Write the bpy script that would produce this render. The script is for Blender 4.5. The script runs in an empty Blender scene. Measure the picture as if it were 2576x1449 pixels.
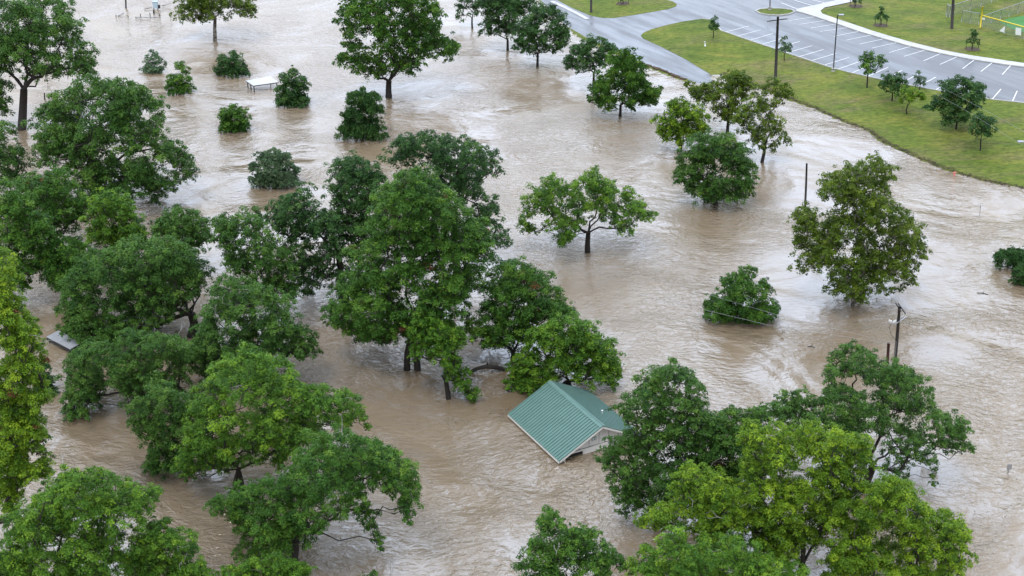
import bpy, bmesh, math, random
import numpy as np
from mathutils import Vector
from mathutils.geometry import delaunay_2d_cdt

# ------------------------------------------------------------------ camera, sky, sun
SC = bpy.context.scene
F, PITCH, H = 3600.0, math.radians(25), 62.3      # focal length in 2576-wide units, tilt below horizon, height over the water
cam_d = bpy.data.cameras.new("camera")
cam = bpy.data.objects.new("camera", cam_d)
SC.collection.objects.link(cam)
cam.location = (0, 0, H)
cam.rotation_euler = (math.radians(90) - PITCH, 0, 0)
cam_d.sensor_width = 36.0
cam_d.lens = 36.0 * F / 2576.0
cam_d.clip_start = 1.0
cam_d.clip_end = 6000.0
SC.camera = cam

SUN_EL, SUN_AZ = math.radians(58), math.radians(200)
world = bpy.data.worlds.new("World")
SC.world = world
world.use_nodes = True
wn, wl = world.node_tree.nodes, world.node_tree.links
wn.clear()
w_out = wn.new("ShaderNodeOutputWorld")
w_bg = wn.new("ShaderNodeBackground")
sky = wn.new("ShaderNodeTexSky")
sky.sky_type = 'NISHITA'
sky.sun_disc = False
sky.sun_elevation = SUN_EL
sky.sun_rotation = SUN_AZ
sky.dust_density = 6.0
sky.air_density = 1.0
w_tc = wn.new("ShaderNodeTexCoord")
w_no = wn.new("ShaderNodeTexNoise")          # the cloud deck
w_no.inputs["Scale"].default_value = 3.2
w_no.inputs["Detail"].default_value = 4.0
w_rp = wn.new("ShaderNodeValToRGB")
w_rp.color_ramp.elements[0].position = 0.30
w_rp.color_ramp.elements[0].color = (11.2, 12.2, 14.1, 1)
w_rp.color_ramp.elements[1].position = 0.70
w_rp.color_ramp.elements[1].color = (15.8, 16.5, 18.0, 1)
w_mx = wn.new("ShaderNodeMixRGB")
w_mx.inputs["Fac"].default_value = 0.88
wl.new(w_tc.outputs["Generated"], w_no.inputs["Vector"])
wl.new(w_no.outputs["Fac"], w_rp.inputs["Fac"])
wl.new(sky.outputs["Color"], w_mx.inputs["Color1"])
wl.new(w_rp.outputs["Color"], w_mx.inputs["Color2"])
w_dt = wn.new("ShaderNodeVectorMath"); w_dt.operation = 'DOT_PRODUCT'      # added bright, cool patch of cloud ahead, to whiten the water's reflection
w_dt.inputs[1].default_value = (0.05, 0.765, 0.642)
w_mr = wn.new("ShaderNodeMapRange"); w_mr.interpolation_type = 'SMOOTHSTEP'
w_mr.inputs["From Min"].default_value = 0.86; w_mr.inputs["From Max"].default_value = 1.0
w_lo = wn.new("ShaderNodeVectorMath"); w_lo.operation = 'MULTIPLY'; w_lo.inputs[1].default_value = (.94, .94, .94)
w_hi = wn.new("ShaderNodeVectorMath"); w_hi.operation = 'MULTIPLY'; w_hi.inputs[1].default_value = (2.35, 2.65, 3.05)
w_bl = wn.new("ShaderNodeMixRGB")
wl.new(w_tc.outputs["Generated"], w_dt.inputs[0]); wl.new(w_dt.outputs["Value"], w_mr.inputs["Value"])
wl.new(w_mx.outputs["Color"], w_lo.inputs[0]); wl.new(w_mx.outputs["Color"], w_hi.inputs[0])
wl.new(w_mr.outputs["Result"], w_bl.inputs["Fac"]); wl.new(w_lo.outputs["Vector"], w_bl.inputs["Color1"]); wl.new(w_hi.outputs["Vector"], w_bl.inputs["Color2"])
wl.new(w_bl.outputs["Color"], w_bg.inputs["Color"])
w_bg.inputs["Strength"].default_value = 0.10
wl.new(w_bg.outputs["Background"], w_out.inputs["Surface"])

sun_d = bpy.data.lights.new("sun", 'SUN')
sun_d.energy = 1.1
sun_d.angle = math.radians(12)
sun_d.color = (1.0, 0.97, 0.92)
sun = bpy.data.objects.new("sun", sun_d)
SC.collection.objects.link(sun)
sd = Vector((math.sin(SUN_AZ) * math.cos(SUN_EL), math.cos(SUN_AZ) * math.cos(SUN_EL), math.sin(SUN_EL)))
sun.rotation_euler = sd.to_track_quat('Z', 'Y').to_euler()

SC.view_settings.view_transform = 'Standard'
SC.view_settings.look = 'None'
SC.view_settings.exposure = 0.31
SC.view_settings.gamma = 1.0
SC.render.engine = 'CYCLES'
SC.cycles.max_bounces = 6
SC.cycles.diffuse_bounces = 3
SC.cycles.glossy_bounces = 2
SC.cycles.transmission_bounces = 3
SC.cycles.transparent_max_bounces = 4

# ------------------------------------------------------------------ helpers
C = SC.collection
CP, SP = math.cos(PITCH), math.sin(PITCH)

def unit(v): return v / (np.linalg.norm(v, axis=-1, keepdims=True) + 1e-9)

def ray(x, y):
    x = x - 1288.0; y = y - 724.5
    return np.array([x, F * CP - y * SP, -F * SP - y * CP])

def on_z(x, y, z=0.0):                 # where the sight line through (x, y) of the survey frame meets height z
    d = ray(x, y); t = (z - H) / d[2]
    return np.array([d[0] * t, d[1] * t, z])

def at_depth(x, y, Y):                 # same, at ground distance Y
    d = ray(x, y); t = Y / d[1]
    return np.array([d[0] * t, Y, H + d[2] * t])

def scale_at(P):                       # survey-frame units per metre at point P
    zf = P[1] * CP - (P[2] - H) * SP
    return F / zf

def mat(name, col, rough=0.6, spec=0.5, metal=0.0):
    m = bpy.data.materials.new(name); m.use_nodes = True
    b = m.node_tree.nodes["Principled BSDF"]
    b.inputs["Base Color"].default_value = (*col, 1)
    b.inputs["Roughness"].default_value = rough
    b.inputs["Metallic"].default_value = metal
    b.inputs["Specular IOR Level"].default_value = spec
    return m

def noisy(name, cols, scale=2.0, rough=0.6, detail=5, bump=0.0, bscale=20.0, coord="Object", stretch=(1, 1, 1), pos=None, rr=None, rot=0.0):
    m = mat(name, cols[0], rough)
    nt = m.node_tree; b = nt.nodes["Principled BSDF"]
    tc = nt.nodes.new("ShaderNodeTexCoord"); mp = nt.nodes.new("ShaderNodeMapping")
    mp.inputs["Scale"].default_value = stretch
    m0 = nt.nodes.new("ShaderNodeMapping"); m0.inputs["Rotation"].default_value = (0, 0, -rot)
    nt.links.new(tc.outputs[coord], m0.inputs["Vector"]); nt.links.new(m0.outputs["Vector"], mp.inputs["Vector"])
    n = nt.nodes.new("ShaderNodeTexNoise")
    n.inputs["Scale"].default_value = scale; n.inputs["Detail"].default_value = detail
    n.inputs["Roughness"].default_value = 0.62
    nt.links.new(mp.outputs["Vector"], n.inputs["Vector"])
    r = nt.nodes.new("ShaderNodeValToRGB")
    els = r.color_ramp.elements
    while len(els) < len(cols): els.new(0.5)
    for i, c in enumerate(cols):
        els[i].position = pos[i] if pos else 0.3 + 0.4 * i / (len(cols) - 1)
        els[i].color = (*c, 1)
    nt.links.new(n.outputs["Fac"], r.inputs["Fac"])
    nt.links.new(r.outputs["Color"], b.inputs["Base Color"])
    if bump:
        n2 = nt.nodes.new("ShaderNodeTexNoise"); n2.inputs["Scale"].default_value = bscale
        n2.inputs["Detail"].default_value = 3
        bp = nt.nodes.new("ShaderNodeBump"); bp.inputs["Strength"].default_value = 1.0
        bp.inputs["Distance"].default_value = bump
        nt.links.new(tc.outputs[coord], n2.inputs["Vector"])
        nt.links.new(n2.outputs["Fac"], bp.inputs["Height"])
        nt.links.new(bp.outputs["Normal"], b.inputs["Normal"])
    if rr:
        mr = nt.nodes.new("ShaderNodeMapRange")
        mr.inputs["From Min"].default_value = 0.35; mr.inputs["From Max"].default_value = 0.65
        mr.inputs["To Min"].default_value = rr[0]; mr.inputs["To Max"].default_value = rr[1]
        nt.links.new(n.outputs["Fac"], mr.inputs["Value"])
        nt.links.new(mr.outputs["Result"], b.inputs["Roughness"])
    return m

def tag(o, label=None, cat=None, group=None, kind=None):
    if label: o["label"] = label
    if cat: o["category"] = cat
    if group: o["group"] = group
    if kind: o["kind"] = kind
    return o

def link(name, me, m=None, parent=None):
    o = bpy.data.objects.new(name, me); C.objects.link(o)
    if m is not None:
        for q in (m if isinstance(m, (list, tuple)) else [m]): me.materials.append(q)
    if parent is not None: o.parent = parent
    return o

def empty(name, loc=(0, 0, 0)):
    o = bpy.data.objects.new(name, None); C.objects.link(o)
    o.location = loc; o.empty_display_size = 0.3
    return o

def np_mesh(name, V, Q, k=4, smooth=False):
    me = bpy.data.meshes.new(name)
    V = np.ascontiguousarray(V, dtype=np.float32); Q = np.ascontiguousarray(Q, dtype=np.int32)
    me.vertices.add(len(V)); me.vertices.foreach_set("co", V.ravel())
    me.loops.add(Q.size); me.loops.foreach_set("vertex_index", Q.ravel())
    me.polygons.add(len(Q))
    me.polygons.foreach_set("loop_start", np.arange(0, Q.size, k, dtype=np.int32))
    me.update(calc_edges=True)
    if smooth: me.polygons.foreach_set("use_smooth", np.ones(len(Q), dtype=bool))
    return me

class MB:                              # collects simple solids and links them as one mesh
    def __init__(s): s.v = []; s.f = []; s.sm = []
    def box(s, c, sz, rz=0.0, axis=None):
        c = np.array(c, float); hx, hy, hz = np.array(sz, float) / 2
        R = np.eye(3)
        if axis is not None:
            R = np.array(axis, float).T
        else:
            R = np.array([[math.cos(rz), -math.sin(rz), 0], [math.sin(rz), math.cos(rz), 0], [0, 0, 1]])
        n = len(s.v)
        for sx, sy, sz_ in ((-1,-1,-1),(1,-1,-1),(1,1,-1),(-1,1,-1),(-1,-1,1),(1,-1,1),(1,1,1),(-1,1,1)):
            s.v.append(tuple(c + R @ np.array([sx*hx, sy*hy, sz_*hz])))
        for q in ((0,3,2,1),(4,5,6,7),(0,1,5,4),(1,2,6,5),(2,3,7,6),(3,0,4,7)):
            s.f.append(tuple(n + i for i in q)); s.sm.append(False)
        return s
    def tube(s, pts, rad, seg=8, cap=True):
        pts = [np.array(p, float) for p in pts]
        if not hasattr(rad, "__len__"): rad = [rad] * len(pts)
        n0 = len(s.v); ref = None
        for i, p in enumerate(pts):
            t = pts[min(i+1, len(pts)-1)] - pts[max(i-1, 0)]
            t = t / (np.linalg.norm(t) + 1e-9)
            if ref is None: ref = np.array([1.0, 0, 0]) if abs(t[0]) < .8 else np.array([0, 1.0, 0])
            a = np.cross(t, ref); a /= np.linalg.norm(a) + 1e-9
            b = np.cross(t, a); ref = -np.cross(t, a) if False else ref
            for k in range(seg):
                th = 2*math.pi*k/seg
                s.v.append(tuple(p + rad[i]*(math.cos(th)*a + math.sin(th)*b)))
        for i in range(len(pts)-1):
            for k in range(seg):
                k2 = (k+1) % seg
                s.f.append((n0+i*seg+k, n0+i*seg+k2, n0+(i+1)*seg+k2, n0+(i+1)*seg+k)); s.sm.append(True)
        if cap:
            s.f.append(tuple(n0+k for k in range(seg))); s.sm.append(False)
            m = n0+(len(pts)-1)*seg
            s.f.append(tuple(m+k for k in reversed(range(seg)))); s.sm.append(False)
        return s
    def face(s, pts):
        n = len(s.v); s.v += [tuple(p) for p in pts]; s.f.append(tuple(range(n, n+len(pts)))); s.sm.append(False)
        return s
    def build(s, name, m, parent=None):
        me = bpy.data.meshes.new(name)
        me.from_pydata([tuple(map(float, p)) for p in s.v], [], s.f)
        me.polygons.foreach_set("use_smooth", s.sm)
        me.update()
        return link(name, me, m, parent)

# ------------------------------------------------------------------ shoreline and land heights
SHORE_PX = [(1290,-60),(1345,-10),(1400,45),(1436,82),(1480,106),(1550,136),(1619,166),(1717,203),(1760,216),(1790,205),
            (1800,190),(1815,184),(1830,192),(1850,208),(1877,212),(1917,220),(1947,235),(1984,250),(2050,274),(2117,304),
            (2184,329),(2217,358),(2284,389),(2350,418),(2417,441),(2500,461),(2576,476),(2680,505),(2800,545)]
SHORE = np.array([on_z(x, y, 0.0)[:2] for x, y in SHORE_PX])

def inside(P, poly):
    P = np.atleast_2d(P); x, y = P[:, 0], P[:, 1]; c = np.zeros(len(P), bool)
    poly = np.array(poly); j = len(poly) - 1
    for i in range(len(poly)):
        xi, yi = poly[i]; xj, yj = poly[j]
        k = ((yi > y) != (yj > y)) & (x < (xj - xi) * (y - yi) / (yj - yi + 1e-12) + xi)
        c ^= k; j = i
    return c

def shore_dist(P):
    P = np.atleast_2d(P)[:, :2]
    best = np.full(len(P), 1e18)
    sg = np.where(inside(P, np.vstack([SHORE, [(900, 60), (900, 900), (-100, 900)]])), 1.0, -1.0)
    for a, b in zip(SHORE[:-1], SHORE[1:]):
        ab = b - a; ap = P - a
        t = np.clip((ap @ ab) / (ab @ ab), 0, 1)
        d = ap - t[:, None] * ab
        dd = (d ** 2).sum(1)
        best = np.minimum(best, dd)
    return np.sqrt(best) * sg

def land_h(P):
    d = shore_dist(P)
    P2 = np.atleast_2d(P); near = np.exp(-(d/3.0)**2)
    d = d + near*.34*(np.sin(P2[:, 0]*1.27 + P2[:, 1]*.71) + .6*np.sin(P2[:, 0]*2.9 - P2[:, 1]*2.3) + .5*np.sin(P2[:, 0]*5.1 + P2[:, 1]*4.3))
    s = np.clip(d / 26.0, 0, 1); up = 1.25 * s * s * (3 - 2 * s)
    up = up + 0.10 * np.clip(d / 1.2, 0, 1)
    s2 = np.clip(-d / 9.0, 0, 1)
    return np.where(d >= 0, up, -2.4 * s2 * s2 * (3 - 2 * s2) - 0.15 * np.clip(-d, 0, 1))

def land(x, y):
    z = 0.6
    for _ in range(12):
        p = on_z(x, y, z); z = 0.5 * z + 0.5 * float(land_h(p)[0])
    p = on_z(x, y, z); return p

def L2(px): return [land(x, y)[:2] for x, y in px]

def dense(P, step):
    P = [np.array(p, float) for p in P]; out = []
    for a, b in zip(P[:-1], P[1:]):
        n = max(1, int(np.linalg.norm(b - a) / step))
        out += [a + (b - a) * i / n for i in range(n)]
    return out + [P[-1]]

ROAD_L = [(1310,-60),(1358,-2),(1425,66),(1478,96),(1550,128),(1619,158),(1717,196),(1775,222)]
ROAD_R = [(1370,-40),(1402,0),(1485,37),(1512,45)]
GRASS_A = [(1330,-60),(1372,-20),(1402,0),(1440,20),(1485,39),(1515,45),(1545,45),(1592,38),(1640,30),(1680,23),(1701,16),(1703,10),(1692,3),(1665,-4),(1640,-9),(1600,-14),(1570,-30)]
BANK_TOP = [(1612,90),(1618,82),(1640,73),(1680,62),(1717,54),(1765,47),(1790,50),(1800,60),(1814,77),(1860,93),(1910,110),(1950,123),(2007,143),(2077,166),(2134,182),(2210,199),(2337,224),(2430,240),(2500,251),(2576,259),(2700,270)]
WALK_LO = [(2003,29),(2022,33),(2050,42),(2080,52),(2114,63),(2150,76),(2214,95),(2280,114),(2354,132),(2439,149),(2510,160),(2576,169),(2700,182)]
WALK_UP = [(2700,172),(2576,160),(2520,152),(2439,140),(2370,127),(2284,105),(2235,91),(2190,77),(2140,60),(2110,50),(2084,41),(2068,35),(2064,28),(2074,20),(2117,11),(2167,0),(2230,-18),(2300,-45)]
WALK_TOP = [(2225,-45),(2170,-16),(2117,-2),(2084,6),(2045,15),(2003,24)]
ISLAND = [(1901,28),(1912,23),(1940,21),(1970,22),(1992,25),(2000,30),(1985,36),(1960,39),(1934,38),(1912,34)]

grass_a = L2(GRASS_A); walk = L2(WALK_LO + WALK_UP + WALK_TOP); island = L2(ISLAND)
bank_top = L2(BANK_TOP)
# the wet pavement: road, driveway and car park in one outline
pave = L2(ROAD_L) + L2([(1800,207),(1798,196),(1717,145),(1660,116),(1618,97)]) + bank_top + L2([(2700,182),(2700,-60)]) + L2([(1310,-60)])
road_split = L2([(1512,43),(1612,90)])
bank = L2([(1800,207),(1798,196),(1717,145),(1660,116),(1618,97)]) + bank_top

def region(P):
    P = np.atleast_2d(P)
    r = np.zeros(len(P), int)                          # 0 grass
    r[inside(P, pave)] = 1
    r[inside(P, grass_a)] = 0
    r[inside(P, island)] = 0
    upper = inside(P, L2(WALK_UP) + L2([(2500,-60),(2700,-60)]))
    r[upper] = 0
    r[inside(P, walk)] = 2
    return r

def build_land():
    pts = []; edges = []
    def chain(P, closed=False, step=2.0):
        P = dense(P + ([P[0]] if closed else []), step)
        n = len(pts); pts.extend([tuple(p) for p in P])
        edges.extend((n+i, n+i+1) for i in range(len(P)-1))
    chain(pave, True); chain(grass_a, True); chain(island, True, 0.8); chain(walk, True); chain(L2(WALK_UP)+L2([(2500,-60),(2700,-60)]), True)
    xs = np.arange(2, 118, 2.1); ys = np.arange(150, 330, 2.1)
    gx, gy = np.meshgrid(xs, ys); G = np.stack([gx.ravel(), gy.ravel()], 1)
    G = G + np.random.RandomState(3).uniform(-.5, .5, G.shape)
    d = shore_dist(G)
    G = G[d > -7]
    g2 = np.array([p + np.array([a, b]) for p in dense([q for q in SHORE if 2 < q[0] < 118], .6) for a, b in np.random.RandomState(5).uniform(-2.2, 2.2, (5, 2))])
    g2 = g2 + np.random.RandomState(6).uniform(-.4, .4, g2.shape)
    G = np.vstack([G, g2])
    pts.extend([tuple(p) for p in G])
    vs, es, fs, *_ = delaunay_2d_cdt([Vector(p) for p in pts], edges, [], 0, 1e-4)
    V = np.array([(v.x, v.y) for v in vs]); Fc = np.array([f for f in fs if len(f) == 3])
    cen = V[Fc].mean(1); reg = region(cen)
    el = np.max([np.linalg.norm(V[Fc[:, i]] - V[Fc[:, (i+1) % 3]], axis=1) for i in range(3)], axis=0)
    ok = (el < 9) & (shore_dist(cen) > -8)
    Z = land_h(V)
    return V, Fc[ok], reg[ok], Z

LV, LF, LR, LZ = build_land()
def land_part(r, dz, name, m):
    f = LF[LR == r]; used, inv = np.unique(f, return_inverse=True)
    V = np.column_stack([LV[used], LZ[used] + dz])
    me = np_mesh(name, V, inv.reshape(f.shape), 3, smooth=True)
    return tag(link(name, me, m), kind="structure")

# ------------------------------------------------------------------ materials of the setting
def water_material():
    m = bpy.data.materials.new("muddy_water"); m.use_nodes = True
    nt = m.node_tree; N = nt.nodes; Lk = nt.links; b = N["Principled BSDF"]
    tc = N.new("ShaderNodeTexCoord")
    def noise(scale, detail=3, rough=.5, dist=0.0, st=(1, 1, 1), rot=0.0, vec=None):
        mp = N.new("ShaderNodeMapping"); mp.inputs["Scale"].default_value = st; mp.inputs["Rotation"].default_value = (0, 0, rot)
        Lk.new(vec if vec is not None else tc.outputs["Object"], mp.inputs["Vector"])
        n = N.new("ShaderNodeTexNoise"); n.inputs["Scale"].default_value = scale; n.inputs["Detail"].default_value = detail
        n.inputs["Roughness"].default_value = rough; n.inputs["Distortion"].default_value = dist
        Lk.new(mp.outputs["Vector"], n.inputs["Vector"]); return n.outputs["Fac"]
    def math_(op, a, c):
        q = N.new("ShaderNodeMath"); q.operation = op
        for i, v in enumerate((a, c)):
            if isinstance(v, (int, float)): q.inputs[i].default_value = v
            else: Lk.new(v, q.inputs[i])
        return q.outputs[0]
    def rng(v, a, c, lo, hi):
        q = N.new("ShaderNodeMapRange"); q.interpolation_type = 'SMOOTHSTEP'
        for k, x in zip(("From Min", "From Max", "To Min", "To Max"), (a, c, lo, hi)): q.inputs[k].default_value = x
        Lk.new(v, q.inputs["Value"]); return q.outputs["Result"]
    # currents bend the ripples
    wv = N.new("ShaderNodeTexNoise"); wv.inputs["Scale"].default_value = 0.055; wv.inputs["Detail"].default_value = 2
    Lk.new(tc.outputs["Object"], wv.inputs["Vector"])
    vm = N.new("ShaderNodeVectorMath"); vm.operation = 'SUBTRACT'; vm.inputs[1].default_value = (.5, .5, .5)
    Lk.new(wv.outputs["Color"], vm.inputs[0])
    vs = N.new("ShaderNodeVectorMath"); vs.operation = 'SCALE'; vs.inputs["Scale"].default_value = 9.0
    Lk.new(vm.outputs["Vector"], vs.inputs[0])
    va = N.new("ShaderNodeVectorMath"); va.operation = 'ADD'
    Lk.new(tc.outputs["Object"], va.inputs[0]); Lk.new(vs.outputs["Vector"], va.inputs[1])
    V = va.outputs["Vector"]
    big = noise(0.35, 2, .5, .3, (1, 1.2, 1), .3, V)
    mid = noise(1.15, 3, .55, .6, (1, 1.7, 1), -.35, V)
    fine = noise(3.6, 2, .55, .4, (1, 1.5, 1), -.2, V)
    boil = noise(0.045, 3, .55, 1.2)                       # calmer slicks and livelier patches
    amp = rng(boil, .38, .62, .30, 1.5)
    swell = noise(0.075, 2, .45, .8, (1, 1.25, 1), .2, V)
    wk = N.new("ShaderNodeAttribute"); wk.attribute_name = "chop"
    amp = math_('MULTIPLY', amp, math_('ADD', 1.0, math_('MULTIPLY', wk.outputs["Fac"], .9)))
    h = math_('ADD', math_('MULTIPLY', big, .55), math_('ADD', math_('MULTIPLY', mid, .46), math_('MULTIPLY', fine, .09)))
    h = math_('MULTIPLY', h, amp)
    h = math_('ADD', h, math_('MULTIPLY', swell, 2.3))
    bp = N.new("ShaderNodeBump"); bp.inputs["Strength"].default_value = 1.0; bp.inputs["Distance"].default_value = WATER_BUMP
    Lk.new(h, bp.inputs["Height"]); Lk.new(bp.outputs["Normal"], b.inputs["Normal"])
    silt = noise(0.05, 6, .6, 1.5, (1, 1, 1), 0, V)
    r = N.new("ShaderNodeValToRGB")
    r.color_ramp.elements[0].position = .3; r.color_ramp.elements[0].color = (0.192, 0.146, 0.094, 1)
    r.color_ramp.elements[1].position = .7; r.color_ramp.elements[1].color = (0.250, 0.198, 0.138, 1)
    Lk.new(silt, r.inputs["Fac"]); Lk.new(r.outputs["Color"], b.inputs["Base Color"])
    b.inputs["Roughness"].default_value = 0.09
    b.inputs["IOR"].default_value = 1.70
    return m
WATER_BUMP = 0.47
_d = land(1717, 170) - land(1440, 50); ROAD_DIR = math.atan2(_d[1], _d[0])
M = {}
M["water"] = water_material()
def grass_material():
    m = mat("lawn_grass", (.08, .12, .02), .9, .2)
    nt = m.node_tree; N = nt.nodes; Lk = nt.links; b = N["Principled BSDF"]; tc = N.new("ShaderNodeTexCoord")
    def nz(scale, det, st=(1, 1, 1), rough=.6, dist=0.):
        mp = N.new("ShaderNodeMapping"); mp.inputs["Scale"].default_value = st; Lk.new(tc.outputs["Object"], mp.inputs["Vector"])
        n = N.new("ShaderNodeTexNoise"); n.inputs["Scale"].default_value = scale; n.inputs["Detail"].default_value = det
        n.inputs["Roughness"].default_value = rough; n.inputs["Distortion"].default_value = dist
        Lk.new(mp.outputs["Vector"], n.inputs["Vector"]); return n.outputs["Fac"]
    def ramp(f, cols, pos):
        r = N.new("ShaderNodeValToRGB"); e = r.color_ramp.elements
        while len(e) < len(cols): e.new(.5)
        for i, c in enumerate(cols): e[i].position = pos[i]; e[i].color = (*c, 1)
        Lk.new(f, r.inputs["Fac"]); return r.outputs["Color"]
    def mix(f, a, c, mode='MIX'):
        x = N.new("ShaderNodeMixRGB"); x.blend_type = mode
        if isinstance(f, float): x.inputs["Fac"].default_value = f
        else: Lk.new(f, x.inputs["Fac"])
        Lk.new(a, x.inputs["Color1"]); Lk.new(c, x.inputs["Color2"]); return x.outputs["Color"]
    green = ramp(nz(.13, 5, (1, 1.5, 1), .6, .5), [(.066,.108,.013), (.104,.142,.018), (.150,.165,.028)], [.32, .5, .66])
    worn = ramp(nz(.9, 6, (1, 1.8, 1), .7), [(.10,.105,.035), (.20,.155,.080)], [.35, .7])
    wf = ramp(nz(.085, 7, (.8, 1.5, 1), .68, .8), [(0, 0, 0), (.85, .85, .85)], [.50, .68])
    base = mix(wf, green, worn)
    mott = ramp(nz(1.1, 6, (1, 1.9, 1), .75), [(.42, .47, .36), (1.0, 1.0, 1.0), (1.5, 1.38, 1.35)], [.34, .5, .66])
    Lk.new(mix(.9, base, mott, 'MULTIPLY'), b.inputs["Base Color"])
    bp = N.new("ShaderNodeBump"); bp.inputs["Distance"].default_value = .12; Lk.new(nz(4.5, 4), bp.inputs["Height"]); Lk.new(bp.outputs["Normal"], b.inputs["Normal"])
    return m
M["grass"] = grass_material()
M["asphalt"] = noisy("wet_asphalt", [(.050,.054,.062), (.090,.095,.103), (.135,.14,.148)], .30, .3, 7, .002, 30.0, stretch=(.22, 1.5, 1), rr=(.20, .62), rot=ROAD_DIR); M["asphalt"].node_tree.nodes["Principled BSDF"].inputs["Specular IOR Level"].default_value = .5
M["concrete"] = noisy("pale_concrete", [(.34,.34,.335), (.48,.475,.46)], .5, .6, 6)
M["paint"] = noisy("white_paint", [(.62,.63,.64), (.78,.78,.78)], 2.0, .5, 4)
M["mud"] = noisy("river_bed_mud", [(.16,.12,.08), (.22,.16,.11)], .2, .9, 4)
M["bark"] = noisy("wet_bark", [(.009,.0075,.0065), (.030,.025,.021)], 6.0, .75, 4, .02, 14.0)
M["pale_bark"] = noisy("pale_bark", [(.05,.04,.035), (.28,.26,.23)], 3.0, .75, 4, pos=[.45, .58])
M["grey_bark"] = noisy("weathered_grey_bark", [(.20,.20,.18), (.34,.33,.30)], 3.0, .8, 3)
M["pole"] = noisy("dark_pole_wood", [(.012,.011,.011), (.03,.026,.024)], 4.0, .7, 3)
M["steel"] = mat("dark_steel", (.05, .052, .055), .45, metal=.6)
M["galv"] = mat("galvanised_steel", (.36, .37, .39), .5, metal=.7)
M["rust"] = mat("rusty_brown_steel", (.055, .02, .015), .75)
M["teal"] = noisy("teal_roof_metal", [(.115,.215,.195), (.135,.245,.222)], 1.5, .42, 4)
M["white"] = noisy("white_board", [(.60,.59,.57), (.68,.67,.65)], 1.2, .6, 4)
M["dark"] = mat("porch_shade_and_dark_frame", (.02, .02, .02), .9)
M["grey_roof"] = noisy("grey_metal_roof", [(.30,.32,.35), (.38,.40,.43)], 1.0, .4, 4)
M["white_roof"] = noisy("white_metal_roof", [(.55,.57,.60), (.66,.68,.70)], .8, .4, 4)
M["yellow"] = mat("yellow_plastic", (.62, .50, .03), .5)
M["turf"] = noisy("ball_field_turf", [(.035,.16,.03), (.05,.20,.045)], .5, .9, 4)
M["signw"] = mat("white_sign_sheet", (.72, .75, .76), .5)
M["mulch"] = noisy("bark_mulch", [(.04,.028,.018), (.10,.07,.045)], 8.0, .95, 4)
M["blue"] = mat("pale_blue_enamel", (.38, .50, .58), .45)
M["pink"] = mat("pink_plastic", (.62, .20, .19), .5)
M["insul"] = mat("white_porcelain", (.7, .7, .7), .3)

def link_mesh():                       # a woven chain-link sheet: mostly holes
    m = mat("chain_link", (.30, .34, .33), .5, metal=.4)
    nt = m.node_tree; b = nt.nodes["Principled BSDF"]
    tr = nt.nodes.new("ShaderNodeBsdfTransparent"); mx = nt.nodes.new("ShaderNodeMixShader")
    mx.inputs["Fac"].default_value = .30
    nt.links.new(tr.outputs[0], mx.inputs[1]); nt.links.new(b.outputs[0], mx.inputs[2])
    nt.links.new(mx.outputs[0], nt.nodes["Material Output"].inputs["Surface"])
    return m
M["mesh"] = link_mesh()

# ------------------------------------------------------------------ the setting
def flat(name, m, x0, x1, y0, y1, z):
    return tag(MB().face([(x0,y0,z),(x1,y0,z),(x1,y1,z),(x0,y1,z)]).build(name, m), kind="structure")
def water_sheet():                      # one sheet to the horizon; "chop" marks livelier water behind trunks and posts
    xs = np.r_[-1500, -300, np.arange(-112, 112.1, 1.0), 300, 1500]; ys = np.r_[-300, 0, np.arange(84, 300, 1.0), 500, 3000]
    gx, gy = np.meshgrid(xs, ys); n, m = gx.shape
    V = np.column_stack([gx.ravel(), gy.ravel(), np.zeros(gx.size)])
    i = (np.arange(n-1)[:, None]*m + np.arange(m-1)[None]).ravel()
    me = np_mesh("water", V, np.column_stack([i, i+1, i+m+1, i+m]), 4)
    ch = np.zeros(len(V)); fx = unit(np.array([.42, -.9])); sx = np.array([fx[1], -fx[0]])
    for bx, by, a, ln in WAKES:
        d = V[:, :2] - on_z(bx, by, 0)[:2]; u, v = d @ fx, d @ sx
        side = np.abs(np.abs(v) - (.5 + .32*np.clip(u, 0, 99)))
        ch = np.maximum(ch, a*np.exp(-(side/1.1)**2)*np.exp(-(np.clip(u, 0, 99)/ln)**2)*np.exp(-(np.clip(-u, 0, 99)/1.2)**2))
    me.attributes.new("chop", 'FLOAT', 'POINT').data.foreach_set("value", ch.astype(np.float32))
    return tag(link("water", me, M["water"]), kind="structure")
WAKES = [(55,326,1,10),(1478,634,1.3,14),(1037,930,1.1,10),(1128,1003,1,8),(2148,768,1.1,12),(2249,930,.8,6),(978,245,1,12),(541,101,1.2,14),(1352,168,.8,10),(1277,127,.8,10),
         (1560,292,.8,10),(1917,408,.7,8),(1409,1161,1.2,9),(1272,1040,.9,7),(1500,1150,1.0,7),(735,262,.8,8),(583,190,.7,7),(452,232,.8,7),(590,328,.8,7),(688,464,.8,8),(912,344,.8,8),(1800,512,.9,9),
         (1865,815,1,9),(160,870,.9,6),(2026,524,.5,5),(1712,380,.5,6),(1195,940,.7,5),(385,182,.6,5),(640,215,.4,4),(1480,990,.7,6)]
water_sheet()
flat("river_bed", M["mud"], -1500, 1500, -300, 3000, -4.0)
land_part(0, 0.0, "grass_bank", M["grass"])
land_part(1, -0.02, "road", M["asphalt"])
land_part(2, 0.10, "sidewalk", M["concrete"])

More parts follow.
